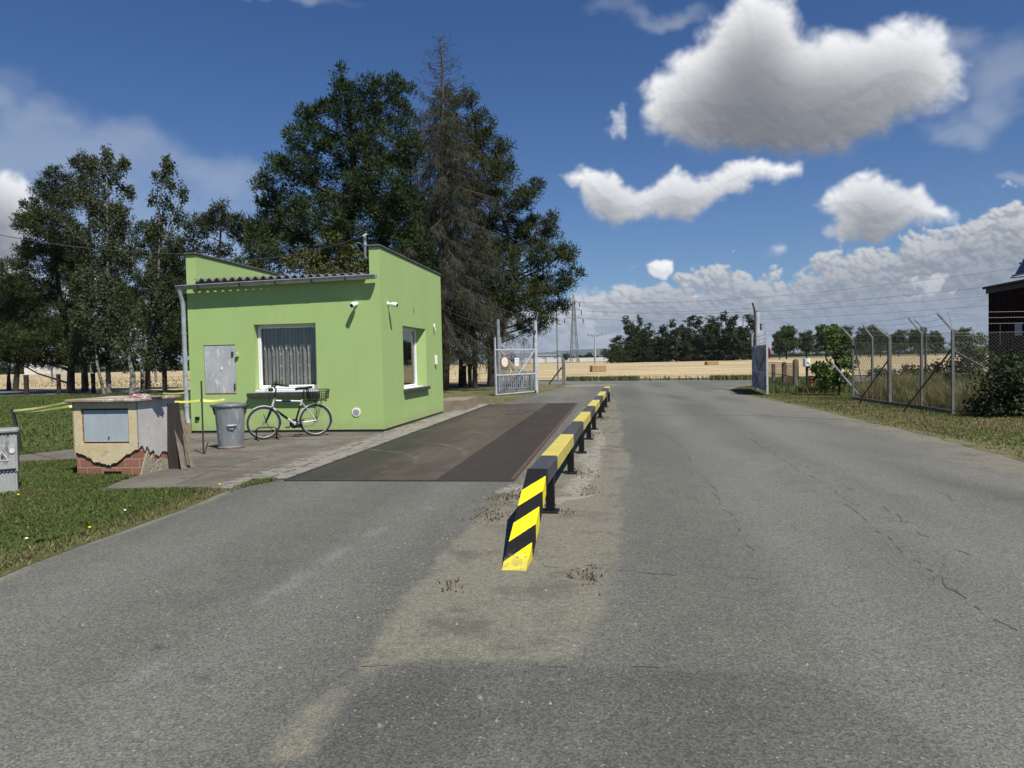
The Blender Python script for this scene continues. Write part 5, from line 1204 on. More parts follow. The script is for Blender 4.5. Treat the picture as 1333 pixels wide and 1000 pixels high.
MB().lathe([(.04,-.05),(.17,.02),(.20,.12),(.12,.2),(.02,.22)], 16).build('lamp', flat('lamp_glass', (.62,.64,.64)), e).location = (.04,0,5.05)
MB().bbox((.10,-.08,2.05), (.24,.14,.42), .02).build('switch_box', ML['metal'], e); MB().tube([(0,0,5.2),(0,0,5.6)], .02, 6).build('tip', ML['metal'], e)
c = G(734, 501); e = empty('wooden_post', c, 0, 'stout wooden fence post with slanting brace beyond the left gate', 'post'); MB().beam((0,0,0), (0,0,1.6), .19, .19, up=(1,0,0)).build('post', ML['concrete_post'], e); MB().beam((-.9,.1,.05), (-.1,.1,1.05), .10, .09).build('brace', ML['dark_metal'], e)

# ------------------------------------------------------------------ far background
c0 = at(690, 472, 360); c1 = at(900, 468, 360); c0.z = c1.z = 0; L = (c1-c0).length
e = empty('boundary_wall', c0, rotz_to(c0, c1), 'long low white wall far across the stubble field', 'wall'); mb = MB(); mb.box((L/2,0,1.0), (L,.5,2.0)); mb.build('wall', pm('whitewash', (.62,.60,.56), (.50,.48,.44), .1), e)
mb = MB()
for i in range(int(L/8)): mb.box((i*8,-.3,1.1), (.6,.5,2.3))
mb.build('pilasters', pm('wall_pilaster', (.42,.38,.33)), e)
def house(name, label, px, py, Y, w, d, h, rh, cw, cr, rz=.1, wins=4):
    c = at(px, py, Y); c.z = 0; e = empty(name, c, rz, label, 'building'); mb = MB(); mb.box((0,0,h/2), (w,d,h)); 
    mb.build('wall', cw, e); mb = MB(); mb.prism([(-d/2-.4,h),(d/2+.4,h),(0,h+rh)], -w/2-.4, w/2+.4, ax='x'); mb.build('roof', cr, e)
    for i in range(wins): MB().box((-w/2+w*(i+.5)/wins, -d/2-.02, h*.55), (w/wins*.35, .06, h*.35)).build('window', ML['dark_metal'], e)
    return e
ww = bpy.data.materials['whitewash']; rr_ = pm('red_roof', (.26,.045,.04), (.20,.04,.035)); gr_ = pm('grey_roof', (.20,.20,.21))
house('far_house', 'white low building glimpsed under the distant birch row', 815, 468, 300, 13, 6, 2.6, 1.2, ww, pm('pale_roof', (.45,.44,.43)))
house('far_house', 'white building with red roof band behind the left pines', 42, 482, 380, 16, 8, 3.0, 1.4, ww, rr_)
house('far_hall', 'pale flat hall far beyond the wall near the pylon', 700, 466, 430, 26, 8, 3.6, .8, pm('pale_hall', (.42,.46,.50)), gr_)
house('far_house', 'white gabled house showing between the left tree trunks', 60, 477, 260, 10, 9, 6.5, 2.4, ww, gr_)
def far_car(px, py, Y, colr, label):
    c = at(px, py, Y); c.z = 0; e = empty('parked_car', c, .05, label, 'car', 'cars parked far behind the left trees')
    mb = MB(); mb.prism([(-2.1,.35),(2.1,.35),(2.15,.75),(1.3,.92),(-1.9,.98),(-2.15,.7)], -.8, .8); mb.prism([(-1.7,.96),(.9,.92),(.45,1.42),(-1.2,1.45)], -.68, .68); mb.build('body', flat('car_'+label.split()[0], colr, .3), e)
    mb = MB(); mb.prism([(-1.45,1.0),(.65,.97),(.38,1.34),(-1.12,1.36)], -.70, .70); mb.build('window', ML['black_paint'], e)
    for x in (-1.3, 1.3):
        for y in (-.72, .72): mb = MB(); mb.tube([(x,y-.1,.32),(x,y+.1,.32)], .32, 14); mb.build('wheel', ML['rubber'], e)
far_car(159, 484, 400, (.42,.03,.03), 'red car parked far behind the birch trunks'); far_car(180, 483, 410, (.42,.03,.04), 'dark red car right of the brighter red one far behind'); far_car(207, 482.5, 410, (.68,.68,.68), 'white car parked far behind beside the downpipe')
def bale(px, py, Y, w, h, label):
    c = at(px, py, Y); c.z = -.06; e = MB(); V = []
    e.bbox((0,0,h/2), (w,1.3,h), .06)
    o = e.build('straw_bale', pm('straw', (.34,.23,.10), (.24,.16,.075), 3, bump=.8, bscale=14, bdist=.06), None, loc=c, rz=.12); tag(o, label, 'straw bale', 'straw bales left on the field')
bale(778.5, 484.5, 88, 1.75, .78, 'nearer rectangular straw bale left of the distant birch row'); bale(927, 476.5, 134, 2.0, .66, 'smaller straw bale on the field in front of the birch row')
bale(920.5, 476.8, 130, .5, .62, 'dark straw clump at the left end of the farther bale')
# hills
def hills(nm, label, prof, Y, mat):
    V = []; F = []
    for i, (px, py) in enumerate(prof):
        t = at(px, py, Y); b = Vector((t.x, t.y, -1)); bk_ = Vector((t.x, t.y+1500, -1)); V += [(b.x, b.y-900, -1), (t.x, t.y, t.z), bk_]
    for i in range(len(prof)-1): a = i*3; F += [(a, a+3, a+4, a+1), (a+1, a+4, a+5, a+2)]
    structure(MB().add(V, F).build(nm, mat, None, smooth=True), label)
ML['hill'] = pm('wooded_hills', (.030,.045,.022), (.05,.065,.03), .004, rough=1)
r_ = np.random.default_rng(9)
def jit(prof, n, amp):
    out = []
    for a, b in zip(prof[:-1], prof[1:]):
        for j in range(n): t = j/n; out.append((a[0]+(b[0]-a[0])*t, a[1]+(b[1]-a[1])*t+float(r_.normal(0, amp))))
    return out+[prof[-1]]
hills('hills', 'blue wooded hills on the horizon', jit([(-500,480),(-150,478),(60,474),(250,470),(500,466),(640,462.5),(700,459.5),(745,456),(775,454),(815,455),(850,457),(1000,459),(1060,457),(1140,454),(1250,450),(1400,448),(1700,446)], 8, .22), 6500, ML['hill'])

# ------------------------------------------------------------------ trees
def unit(n):
    v = rng.normal(0, 1, (n, 3)); return v/np.linalg.norm(v, axis=1, keepdims=True)
def quads(P, D, S, L, W):
    """diamond leaf: base P, direction D, side S"""
    L = L[:, None]; W = W[:, None]
    V = np.stack([P, P+D*L*.45+S*W*.5, P+D*L, P+D*L*.45-S*W*.5], 1).reshape(-1, 3)
    i = np.arange(len(P))*4; return V, np.stack([i, i+1, i+2, i+3], -1)
def foliage(C, rad, nb, L, W, mode):
    n = len(C); tot = n*nb; Cc = np.repeat(C, nb, 0); rr = np.repeat(rad, nb)[:, None]
    D = unit(tot)
    if mode == 'needle':
        D[:, 2] = D[:, 2]*.8+.25; D /= np.linalg.norm(D, axis=1, keepdims=True)
        P = Cc+D*rr*rng.uniform(.15, .95, (tot, 1))*np.array([.85, .85, 1.15])
        D2 = D+unit(tot)*.45+np.array([0, 0, .35]); D2 /= np.linalg.norm(D2, axis=1, keepdims=True)
    elif mode == 'droop':
        P = Cc+D*rr*rng.uniform(0, 1, (tot, 1))**.5*np.array([.7, .7, 1.25])-np.array([0, 0, .2])*rr
        D2 = unit(tot)*.7+np.array([0, 0, -.7]); D2 /= np.linalg.norm(D2, axis=1, keepdims=True)
    else:
        P = Cc+D*rr*rng.uniform(0, 1, (tot, 1))**.45; D2 = unit(tot)*.8+D*.3; D2 /= np.linalg.norm(D2, axis=1, keepdims=True)
    S = np.cross(D2, unit(tot)); S /= np.linalg.norm(S, axis=1, keepdims=True)+1e-9
    return quads(P, D2, S, L*rng.uniform(.6, 1.3, tot), W*rng.uniform(.6, 1.3, tot))
def build_tree(name, label, base, trunk, lobes, leafmat, bark, mode='needle', dens=1.0, crad=.42, nb=55, L=.20, W=.05, cat='tree', group=None, shell=.5, tr=.2, twigs=.4, parent_loc=True):
    """trunk: list of local points; lobes: (x,y,z,rx,ry,rz) local metres"""
    e = empty(name, base, 0, label, cat, group); base = Vector(base)
    tp_ = [Vector(p) for p in trunk]; Ltr = len(tp_)
    mb = MB(); mb.tube(tp_, [tr*(1-.86*i/(Ltr-1)) for i in range(Ltr)], 9, cap=False)
    tz = np.array([p.z for p in tp_]); tx = np.array([p.x for p in tp_]); ty = np.array([p.y for p in tp_])
    CC = []; RRr = []
    for (x, y, z, rx, ry, rz) in lobes:
        rx, ry, rz = [max(q-crad*.5, q*.4) for q in (rx, ry, rz)]
        n = max(5, int(dens*(rx*rz*5.2+rx*ry*2.0)/(crad*crad*3.4)*(3.3 if mode == 'needle' else 3.1 if mode == 'droop' else 1.3)))
        d = unit(n); q = rng.uniform(shell, 1, (n, 1))**.6
        nz = 1+.30*np.sin(d[:, :1]*6+x)*np.cos(d[:, 2:]*5+z)
        C = np.array([x, y, z])+d*q*nz*np.array([rx, ry, rz]); CC.append(C); RRr.append(crad*rng.uniform(.6, 1.3, n))
        hz = max(tz[0]+.5, min(tz[-1]-.2, z-.45*math.hypot(x-float(np.interp(z, tz, tx)), y)-.2*rz))
        s = Vector((float(np.interp(hz, tz, tx)), float(np.interp(hz, tz, ty)), hz)); c = Vector((x, y, z)); L_ = (c-s).length
        m = s.lerp(c, .5)+Vector((0, 0, -.06*L_)); br_ = tr*.32*min(1, .3+L_/9)
        mb.tube([s, m, c], [br_, br_*.7, br_*.4], 6, cap=False)
        for p in C[rng.random(n) < twigs]:
            p = Vector(p); mid = c.lerp(p, .5)+Vector((0,0,-.08*(p-c).length)); mb.tube([c.lerp(s, .15+.3*random.random()), mid, p], [br_*.3, br_*.2, .008], 4, cap=False)
    mb.build('trunk', bark, e, smooth=True)
    C = np.concatenate(CC); rad = np.concatenate(RRr); V, F = foliage(C, rad, nb, L, W, mode)
    np_mesh('crown', V, F, leafmat, e); return e
def px_tree(name, label, bpx, Y, trunk_px, lobes_px, *a, dd=.85, **k):
    """describe a tree by what it measures in the photo at its distance Y"""
    b = at(bpx[0], bpx[1], Y); b.z = 0; sc = Y/FOC
    tr_ = [Vector((0, 0, -.05))]
    for i, (px, py) in enumerate(trunk_px): q = at(px, py, Y)-b; tr_.append(Vector((q.x, .15*math.sin(i*2.1+bpx[0]), q.z)))
    lo = []
    for (px, py, rx, ry) in lobes_px:
        q = at(px, py, Y)-b; m = (rx+ry)/2*sc*dd; lo.append((q.x, float(rng.normal(0, .45))*m, q.z, rx*sc, max(m, .5), ry*sc))
    return build_tree(name, label, b, tr_, lo, *a, **k)
NEED = dict(mode='needle', crad=.34, nb=46, L=.21, W=.052)
px_tree('pine_tree', 'huge dark dense pine rising behind the green hut, left of the dead spruce', (455,505), 37, [(455,440),(452,340),(462,240),(455,160),(443,84)],
  [(442,98,13,16),(452,125,25,18),(482,118,22,20),(512,118,20,18),(530,112,12,12),(425,150,28,18),(470,150,35,25),(515,150,28,25),(398,152,18,16),(405,185,38,26),(455,190,40,28),(505,195,40,32),(362,215,18,14),(385,225,40,28),(440,240,48,34),(500,250,45,40),(345,245,17,16),(365,265,36,26),(415,290,50,36),(475,300,50,40),(530,275,30,45),(535,200,22,30),(350,300,34,26),(375,325,45,30),(440,345,50,30),(510,350,45,36),(545,340,30,50)],
  ML['pine'], ML['bark'], dens=1.15, tr=.36, twigs=.12, **NEED)
px_tree('pine_tree', 'leaning dark pine right of the dead spruce, reaching over the gate', (640,505), 43, [(641,470),(655,420),(672,370),(660,300),(630,220),(612,130)],
  [(580,140,22,24),(610,130,16,18),(625,165,24,22),(640,195,28,18),(600,185,36,32),(655,222,26,20),(625,240,45,34),(690,246,22,14),(665,265,34,22),(600,275,45,40),(650,300,48,32),(700,300,34,24),(722,290,14,14),(735,330,18,14),(715,335,34,20),(660,350,48,34),(610,350,45,40),(745,356,20,9),(715,372,40,18),(672,392,44,26),(722,398,28,12),(695,425,30,14),(640,400,40,30),(712,410,18,10)],
  ML['pine2'], ML['bark'], dens=1.05, tr=.30, twigs=.2, **NEED)
px_tree('pine_tree', 'dark pine filling the gap behind the hut roof and spruce', (535,505), 47, [(536,440),(535,380),(530,300)],
  [(530,300,50,50),(500,400,70,45),(570,400,70,60),(560,330,50,50),(620,440,35,40)], ML['pine'], ML['bark'], dens=.8, tr=.28, twigs=.1, **NEED)
px_tree('pine_tree', 'round topped smaller pine just left of the huge dark pine', (262,505), 44, [(264,460),(272,400),(285,330),(290,275)],
  [(290,272,16,9),(278,286,28,14),(305,292,26,14),(318,305,28,16),(262,300,24,18),(340,318,26,20),(245,330,24,24),(280,325,24,12),(232,380,28,34),(250,430,36,40),(325,345,22,16)], ML['pine2'], ML['bark'], dens=1.1, tr=.22, twigs=.35, **NEED)
px_tree('pine_tree', 'pine at the far left with long boughs over the lawn', (92,512), 48, [(94,470),(80,400),(68,320),(70,250)],
  [(105,215,16,16),(80,232,18,15),(62,250,20,14),(88,262,30,20),(42,268,16,12),(48,292,30,18),(30,285,10,7),(85,300,38,26),(30,322,22,14),(55,340,40,24),(95,345,32,28),(14,372,24,16),(45,380,38,22),(8,402,28,20),(60,410,42,26),(0,440,34,26),(38,450,40,20),(85,440,30,30),(10,462,36,16),(60,468,40,14),(100,466,30,14)],
  ML['pine2'], ML['bark'], dens=1.15, tr=.26, twigs=.3, **NEED)
px_tree('pine_tree', 'second left pine standing among the birches', (111,511), 51, [(111,470),(112,400),(115,320),(118,240)],
  [(118,215,16,14),(112,245,26,20),(130,285,30,30),(110,330,34,32),(150,350,30,34),(125,400,40,34),(170,420,32,36)], ML['pine2'], ML['bark'], dens=1.0, tr=.24, twigs=.3, **NEED)
px_tree('pine_tree', 'dark pine mostly hidden between birches and hut corner', (193,510), 54, [(193,470),(196,400),(200,330)],
  [(200,320,30,30),(225,360,30,34),(190,390,36,34),(222,430,34,36),(165,400,26,30)], ML['pine'], ML['bark'], dens=1.05, tr=.22, twigs=.2, **NEED)
BI = dict(mode='droop', crad=.46, nb=60, L=.15, W=.105)
px_tree('birch_tree', 'tallest feathery birch with pale stem at the left group', (142,512), 45, [(141,470),(142,400),(138,320),(140,250),(140,192)],
  [(140,198,9,9),(132,212,16,10),(152,212,15,10),(115,214,10,7),(163,212,8,9),(140,235,24,20),(160,250,14,20),(115,262,20,20),(142,282,30,26),(105,310,24,22),(150,330,32,30),(120,370,34,30),(158,390,26,32),(130,430,36,30),(160,452,24,24),(100,450,24,22),(130,466,34,14),(165,470,26,12)],
  ML['birch'], ML['birch_bark'], dens=.95, tr=.16, twigs=.45, **BI)
px_tree('birch_tree', 'slender birch with narrow peaked crown beside the hut', (186,514), 44, [(186,475),(200,420),(205,350),(208,280),(214,208)],
  [(215,208,7,9),(222,216,8,8),(208,228,12,10),(222,240,14,12),(238,250,9,9),(212,258,20,16),(228,280,16,16),(205,295,24,22),(222,325,22,24),(200,350,24,26),(215,385,26,28),(195,415,26,26),(220,445,22,24),(190,455,26,20),(205,468,28,12),(232,464,16,14)],
  ML['birch'], ML['birch_bark'], dens=.92, tr=.13, twigs=.45, **BI)
px_tree('birch_tree', 'leaning birch with black spotted white stem behind the pillar', (136,511), 43.5, [(128,475),(122,420),(124,370)],
  [(124,370,18,24),(115,410,22,26),(135,430,24,24),(118,455,22,16)], ML['birch'], ML['birch_bark'], dens=.7, tr=.11, twigs=.4, **BI)
px_tree('birch_tree', 'multi stemmed low birch clump with mottled trunks above the cloth', (172,514), 42, [(172,490),(168,460),(172,420)],
  [(172,420,16,20),(160,445,18,16),(188,445,18,18)], ML['birch'], ML['birch_bark'], dens=.7, tr=.20, twigs=.5, **BI)
px_tree('leafy_tree', 'yellowish olive leafy tree crown peeping over the hut roof', (430,505), 27, [(430,440),(430,370),(430,320)],
  [(430,312,20,14),(412,330,24,16),(450,330,26,16),(395,345,24,14),(425,355,40,16),(470,350,24,12)], ML['bushy'], ML['bark'], mode='leaf', crad=.30, nb=60, L=.12, W=.08, dens=1.0, tr=.12, twigs=.3)
px_tree('leafy_tree', 'grey green leafy tree low behind the left hut parapet', (350,505), 30, [(350,440),(350,370),(350,320)],
  [(352,322,26,16),(328,338,24,14),(375,338,24,14),(350,350,36,14)], ML['birch'], ML['bark'], mode='leaf', crad=.30, nb=55, L=.11, W=.07, dens=.9, tr=.12, twigs=.3)
for i, (px, lb) in enumerate(((618, 'small dark conifer trunk and bough right of the hut wall'), (600, 'dark thin tree standing right behind the hut corner'), (641, 'thin dark tree just left of the left gate'))):
    px_tree('pine_tree', lb, (px, 504-i), 41+2*i, [(px,470),(px-3,420),(px,360)], [(px,375,20,24),(px-6,410,22,22),(px+5,440,16,20)], ML['pine2'], ML['bark'], dens=.55, tr=.17, twigs=.5, **NEED)
px_tree('pine_tree', 'dense low pine closing the left edge behind the lawn', (20,513), 55, [(22,470),(24,420),(30,350)], [(0,360,30,26),(30,390,34,30),(-10,410,34,30),(30,430,40,28),(5,455,36,20),(60,440,34,26),(75,380,24,30)], ML['pine2'], ML['bark'], dens=1.1, tr=.22, twigs=.2, **NEED)
# understory seen below the crowns
px_tree('shrub', 'dark bush at the foot of the left tree group', (12,512), 60, [(12,490),(12,470)], [(5,462,30,18),(40,468,24,14),(-20,470,30,20)], ML['pine2'], ML['bark'], mode='leaf', crad=.5, nb=40, L=.2, W=.12, dens=.8, cat='bush')

def dead_spruce():
    Y = 39.0; b = at(578, 506, Y); b.z = 0; topp = at(574, 44, Y)-b; Ht = topp.z
    e = empty('dead_spruce', b, 0, 'tall dead grey brown spruce with bare top behind the hut', 'tree')
    mb = MB(); mb.tube([(topp.x*t+.06*math.sin(9*t), .05*math.sin(7*t), Ht*t) for t in np.linspace(0, 1, 14)], [.27*(1-t)**.8+.012 for t in np.linspace(0, 1, 14)], 9); mb.build('trunk', ML['dead_bark'], e, smooth=True)
    bm_ = MB(); TP = []; TD = []; n = 290; r_ = np.random.default_rng(5)
    for i in range(n):
        t = .12+.87*((i+r_.random())/n)**.85; z = Ht*t; a = i*2.399+r_.normal(0, .3)
        Lb = (1-t)**.72*4.9*(.55+.6*r_.random())+.25
        if t > .90: Lb = min(Lb, .25+1.3*(1-t)*10*(.5+.6*r_.random()))
        up = .15 if t > .8 else -.05-.25*(1-t)
        d = Vector((math.cos(a), math.sin(a), 0)); s = Vector((topp.x*t, 0, z)); P = []
        bend = r_.normal(0, .25)
        for k in range(7):
            q = k/6; dr = -.38*Lb*q*q*(1 if t < .8 else .1)+up*Lb*q+(.22*Lb*q**3); P.append(s+d*Lb*q+Vector((-d.y, d.x, 0))*bend*Lb*q*q*.5+Vector((0,0,dr)))
        r0 = .012+.016*Lb*.35; bm_.tube(P, [r0*(1-.8*k/6) for k in range(7)], 4, cap=False)
        # side twigs and the drooping curtain
        m = int(Lb*(30 if t < .45 else 20 if t < .82 else 5))
        for j in range(m):
            q = .12+.88*r_.random(); k = min(5, int(q*6)); p = P[k].lerp(P[k+1], q*6-k); TP.append(p); sd = Vector((-d.y, d.x, 0))*(1 if r_.random() < .5 else -1)
            TD.append((sd*r_.uniform(.1,.6)+d*r_.uniform(-.1,.5)+Vector((0,0,-r_.uniform(.2,1.0) if t < .84 else r_.uniform(-.1,.4))))*(.35+.75*r_.random())*(.9 if t < .8 else .5))
    bm_.build('branches', ML['dead_bark'], e, smooth=True)
    P = np.array([tuple(p) for p in TP]); D = np.array([tuple(d) for d in TD]); Ln = np.linalg.norm(D, axis=1); D = D/Ln[:, None]
    allV = []; allF = []; off = 0
    for rep in range(5):
        Pj = P+rng.normal(0, .05, P.shape) if rep else P; Dj = D+unit(len(P))*(.0 if rep == 0 else .38); Dj /= np.linalg.norm(Dj, axis=1, keepdims=True)
        if rep > 1: Pj = Pj+D*Ln[:, None]*rng.uniform(.1, .9, (len(P), 1))
        S = np.cross(Dj, unit(len(P))); S /= np.linalg.norm(S, axis=1, keepdims=True)+1e-9
        V, F = quads(Pj, Dj, S, Ln*(1 if rep == 0 else .55), np.full(len(P), .020 if rep < 3 else .026)); allV.append(V); allF.append(F+off); off += len(V)
    np_mesh('twigs', np.concatenate(allV), np.concatenate(allF), ML['dead'], e)
dead_spruce()

# reusable distant trees ------------------------------------------------
def proto_tree(name, kind, seed, hgt, wid):
    r_ = np.random.default_rng(seed); lo = []
    if kind == 'row':
        for k_ in range(3):
            sx = (k_-1)*wid*.30+r_.normal(0, .3); hh = hgt*(1.0 if k_ == 1 else .68+.22*r_.random())
            for i in range(5):
                t = .12+.80*i/4; w = wid*.36*(1.15-.80*t)*(.8+.4*r_.random()); lo.append((sx+r_.normal(0, .25), r_.normal(0, wid*.15), hh*t, w, w*1.3, hh*.13))
    else:
        for i in range(10):
            t = .30+.62*i/9; w = wid*math.sqrt(max(.08, 1-((t-.45)/.56)**2))*(.8+.25*r_.random()); lo.append((r_.normal(0, wid*.10), r_.normal(0, wid*.08), hgt*t, w*.52, w*.5, hgt*.09))
    return build_tree(name, 'x', (0,0,0), [(0,0,0),(.1,0,hgt*.3),(0,.1,hgt*.6),(0,0,hgt*.9)], lo, ML['row'] if kind == 'row' else ML['avenue'], ML['bark'], mode='leaf', crad=.75, nb=34, L=.55, W=.40, dens=.95 if kind == 'row' else 1.1, tr=.25, twigs=.05)
protos = [proto_tree('birch_tree', 'row', s, 14, 5.4) for s in (1, 2, 3, 4)]; used = set()
row = [(807,441,13),(822,418,14),(836,432,13),(852,424,13),(866,428,14),(880,422,16),(896,416,18),(912,416,18),(927,418,18),(940,413,16),(955,416,20),(968,414,18),(831,416,7),(908,438,16),(845,440,14)]
ordn = ['first', 'second', 'third', 'fourth', 'fifth', 'sixth', 'seventh', 'eighth', 'ninth', 'tenth', 'eleventh', 'twelfth', 'thirteenth', 'fourteenth', 'fifteenth']
order = sorted(range(len(row)), key=lambda i: row[i][0])
for rank, i in enumerate(order):
    px, pt, rw = row[i]; Y = 236+(i*37 % 23); c = at(px, 470, Y); c.z = 0; h = (at(px, pt, Y)).z; k = i % 4
    o = protos[k] if k not in used else copy_tree(protos[k]); used.add(k)
    s = h/13.0; o.location = c; o.rotation_euler = (0, 0, i*1.3); wv = rw*2.2*Y/FOC/5.4; o.scale = (wv, wv, s)
    tag(o, f'{ordn[rank]} dark green tree from the left in the distant tall row across the field', 'tree', 'trees in the distant row')
px_tree('shrub', 'round dark bush at the left end of the distant tree row', (797,471), 225, [(797,468),(797,462)], [(790,462,10,8),(803,458,14,11),(812,462,8,8)], ML['row'], ML['bark'], mode='leaf', crad=.8, nb=30, L=.5, W=.35, dens=1.1, cat='bush')
px_tree('shrub', 'low dome shaped dark bush beside the pylon foot', (738,473), 320, [(738,470),(738,466)], [(738,465,7,5)], ML['row'], ML['bark'], mode='leaf', crad=.8, nb=30, L=.6, W=.4, dens=1.2, cat='bush')
px_tree('shrub', 'flat dark grove right of the pylon foot', (765,472), 420, [(765,470),(765,466)], [(755,466,8,4),(766,465,9,5),(776,467,7,4)], ML['row'], ML['bark'], mode='leaf', crad=.9, nb=30, L=.7, W=.5, dens=1.2, cat='bush')
av = [(1015,434,10),(1024,424,15),(1050,430,12),(1075,423,15),(1098,425,14),(1131,423,14),(1146,428,11),(1170,430,11),(1196,426,12),(1218,431,11),(1252,427,12),(1120,436,9)]
ap = [proto_tree('linden_tree', 'avenue', s, 12, 9) for s in (11, 12, 13)]; used = set(); order = sorted(range(len(av)), key=lambda i: av[i][0])
for rank, i in enumerate(order):
    px, pt, rw = av[i]; Y = 232+rank*2.0; c = at(px, 470, Y); c.z = 0; h = at(px, pt, Y).z; k = i % 3
    o = ap[k] if k not in used else copy_tree(ap[k]); used.add(k); o.location = c; o.rotation_euler = (0, 0, i*1.9); wv = rw*2*Y/FOC/9*1.08; o.scale = (wv, wv, h/12)
    tag(o, f'{ordn[rank]} round crowned tree from the left in the avenue beyond the right fence', 'tree', 'round avenue trees beyond the field')
# far hedges / woods that read as one mass
def mass(nm, label, x0, x1, y, Y, hpx, n):
    xs = rng.uniform(x0, x1, n); sc = Y/FOC; P = []
    for x in xs:
        b = at(float(x), y, Y+rng.uniform(-8, 8)); P.append((b.x, b.y, rng.uniform(0, hpx*sc*(.55+.45*math.sin(x*.31)*math.sin(x*.083)))))
    V, F = foliage(np.array(P), np.full(n, 1.2), 12, 1.4, 1.0, 'leaf'); o = np_mesh(nm, V, F, ML['row']); tag(o, label, 'woods', kind='stuff')
mass('far_woods', 'dark far off hedge and woods line on the right horizon', 990, 1500, 459, 520, 5, 900)
mass('far_woods', 'dark far off treeline behind the long white wall', 640, 1000, 467, 560, 5, 600)
mass('far_woods', 'dark treeline beyond the field at the left', -300, 520, 478, 330, 17, 1500)
# young tree and bushes on the right verge
px_tree('young_tree', 'young leafy tree with broad leaves standing where the wire fence begins', (1092,515), 26.5, [(1091,495),(1088,460),(1086,435)],
  [(1084,432,9,7),(1092,445,14,10),(1080,452,12,10),(1096,462,14,12),(1084,478,14,12),(1100,485,14,14),(1090,502,16,12),(1108,470,9,12)], ML['elder'], ML['bark'], mode='leaf', crad=.22, nb=34, L=.15, W=.085, dens=.75, tr=.05, twigs=.5)
px_tree('bush', 'broad leaved bush arching left of the young tree', (1076,512), 28.5, [(1076,500),(1072,480)],
  [(1070,482,10,6),(1063,478,7,3),(1074,494,12,10),(1066,492,8,5),(1082,505,10,8),(1085,488,8,8)], ML['elder'], ML['bark'], mode='leaf', crad=.20, nb=26, L=.17, W=.10, dens=.6, tr=.04, twigs=.6, cat='bush')
for i, (bx, Y, lo, lb) in enumerate((((1310,544), 16.7, [(1292,500,18,20),(1312,488,22,22),(1335,482,26,24),(1300,524,28,17),(1330,520,30,20),(1360,500,30,34),(1282,532,12,10)], 'dark glossy leaved bush at the lower right corner behind the wire'),
    ((1262,520), 24, [(1250,470,14,16),(1270,464,16,20),(1290,474,14,18),(1262,490,26,16),(1235,488,18,12)], 'dark bush against the left end of the red shed'),
    ((1200,512), 29, [(1185,482,14,9),(1205,484,16,8),(1160,486,14,8),(1225,482,16,11),(1140,485,12,9)], 'low grey green scrub beyond the tall grass'),
    ((1275,500), 30, [(1272,440,8,12),(1280,452,9,14),(1268,462,12,12)], 'light green sapling peeping left of the red shed corner'))):
    px_tree('bush', lb, bx, Y, [(bx[0],bx[1]-12),(bx[0],bx[1]-30)], lo, ML['shrubl'] if i < 3 else ML['elder'], ML['bark'], mode='leaf', crad=.26, nb=60, L=.11, W=.065, dens=(3.2, 2.2, 2.0, .9)[i], tr=.05, twigs=.35, cat='bush')
# tall dry grass behind the wire
yard = [Vector((10.95,17.9,0)), Vector((11.2,21,0)), Vector((11.5,24.2,0)), Vector((13.3,27,0)), Vector((17,30.3,0)), Vector((24,29,0)), Vector((24,17.2,0))]
P = scatter(95000, 10.8, 24, 16.9, 31, lambda x, y: inpoly(x, y, yard) & (np.abs(x) < .76*y+.8) & (rng.random(len(x)) < .25+.9*sstep(fbm(x,y,1.6,61),.35,.6)))
V, F = blades(P, .60, .013, 1.0); mi = np.tile((fbm(P[:,0],P[:,1],2.2,71)+.25*rng.random(len(P)) > .66).astype(np.int32), 3)
tag(np_mesh('tall_grass', V, F, [ML['tallgr'], ML['weed']], mi=mi), 'tall dry straw coloured grass growing behind the chain link fence', 'grass', kind='stuff')
# weeds along the field edge and beyond the right gate
def tuftline(n, f, h, w, mats, label, nm='weeds'):
    P = np.array([tuple(f()) for _ in range(n)]); V, F = blades(P, h, w, .6); mi = np.tile((rng.random(n) < .25).astype(np.int32), 3)
    tag(np_mesh(nm, V, F, mats, mi=mi), label, 'weeds', kind='stuff')
def f1():
    while True:
        x = rng.uniform(738, 985)
        if 832 < x < 925 and rng.random() > .08: continue
        p = G(x, 495.2-.006*(x-738)+rng.normal(0, .35)); p.z = -.05; return p
tuftline(4200, f1, .27, .06, [ML['weed'], ML['dryb']], 'green weeds along the near edge of the stubble field')
def f2():
    p = G(rng.uniform(0, 250), rng.uniform(489, 503)); p.z = -.05; return p
tuftline(1500, f2, .14, .09, [ML['dryb'], ML['weed']], 'dry tufts on the field edge behind the left trees', 'dry_grass')
def f3():
    return G(rng.uniform(1000, 1112), rng.uniform(494, 513), 0)
tuftline(9000, f3, .22, .03, [ML['weed'], ML['dryb']], 'long green grass around the short posts beyond the right gate')
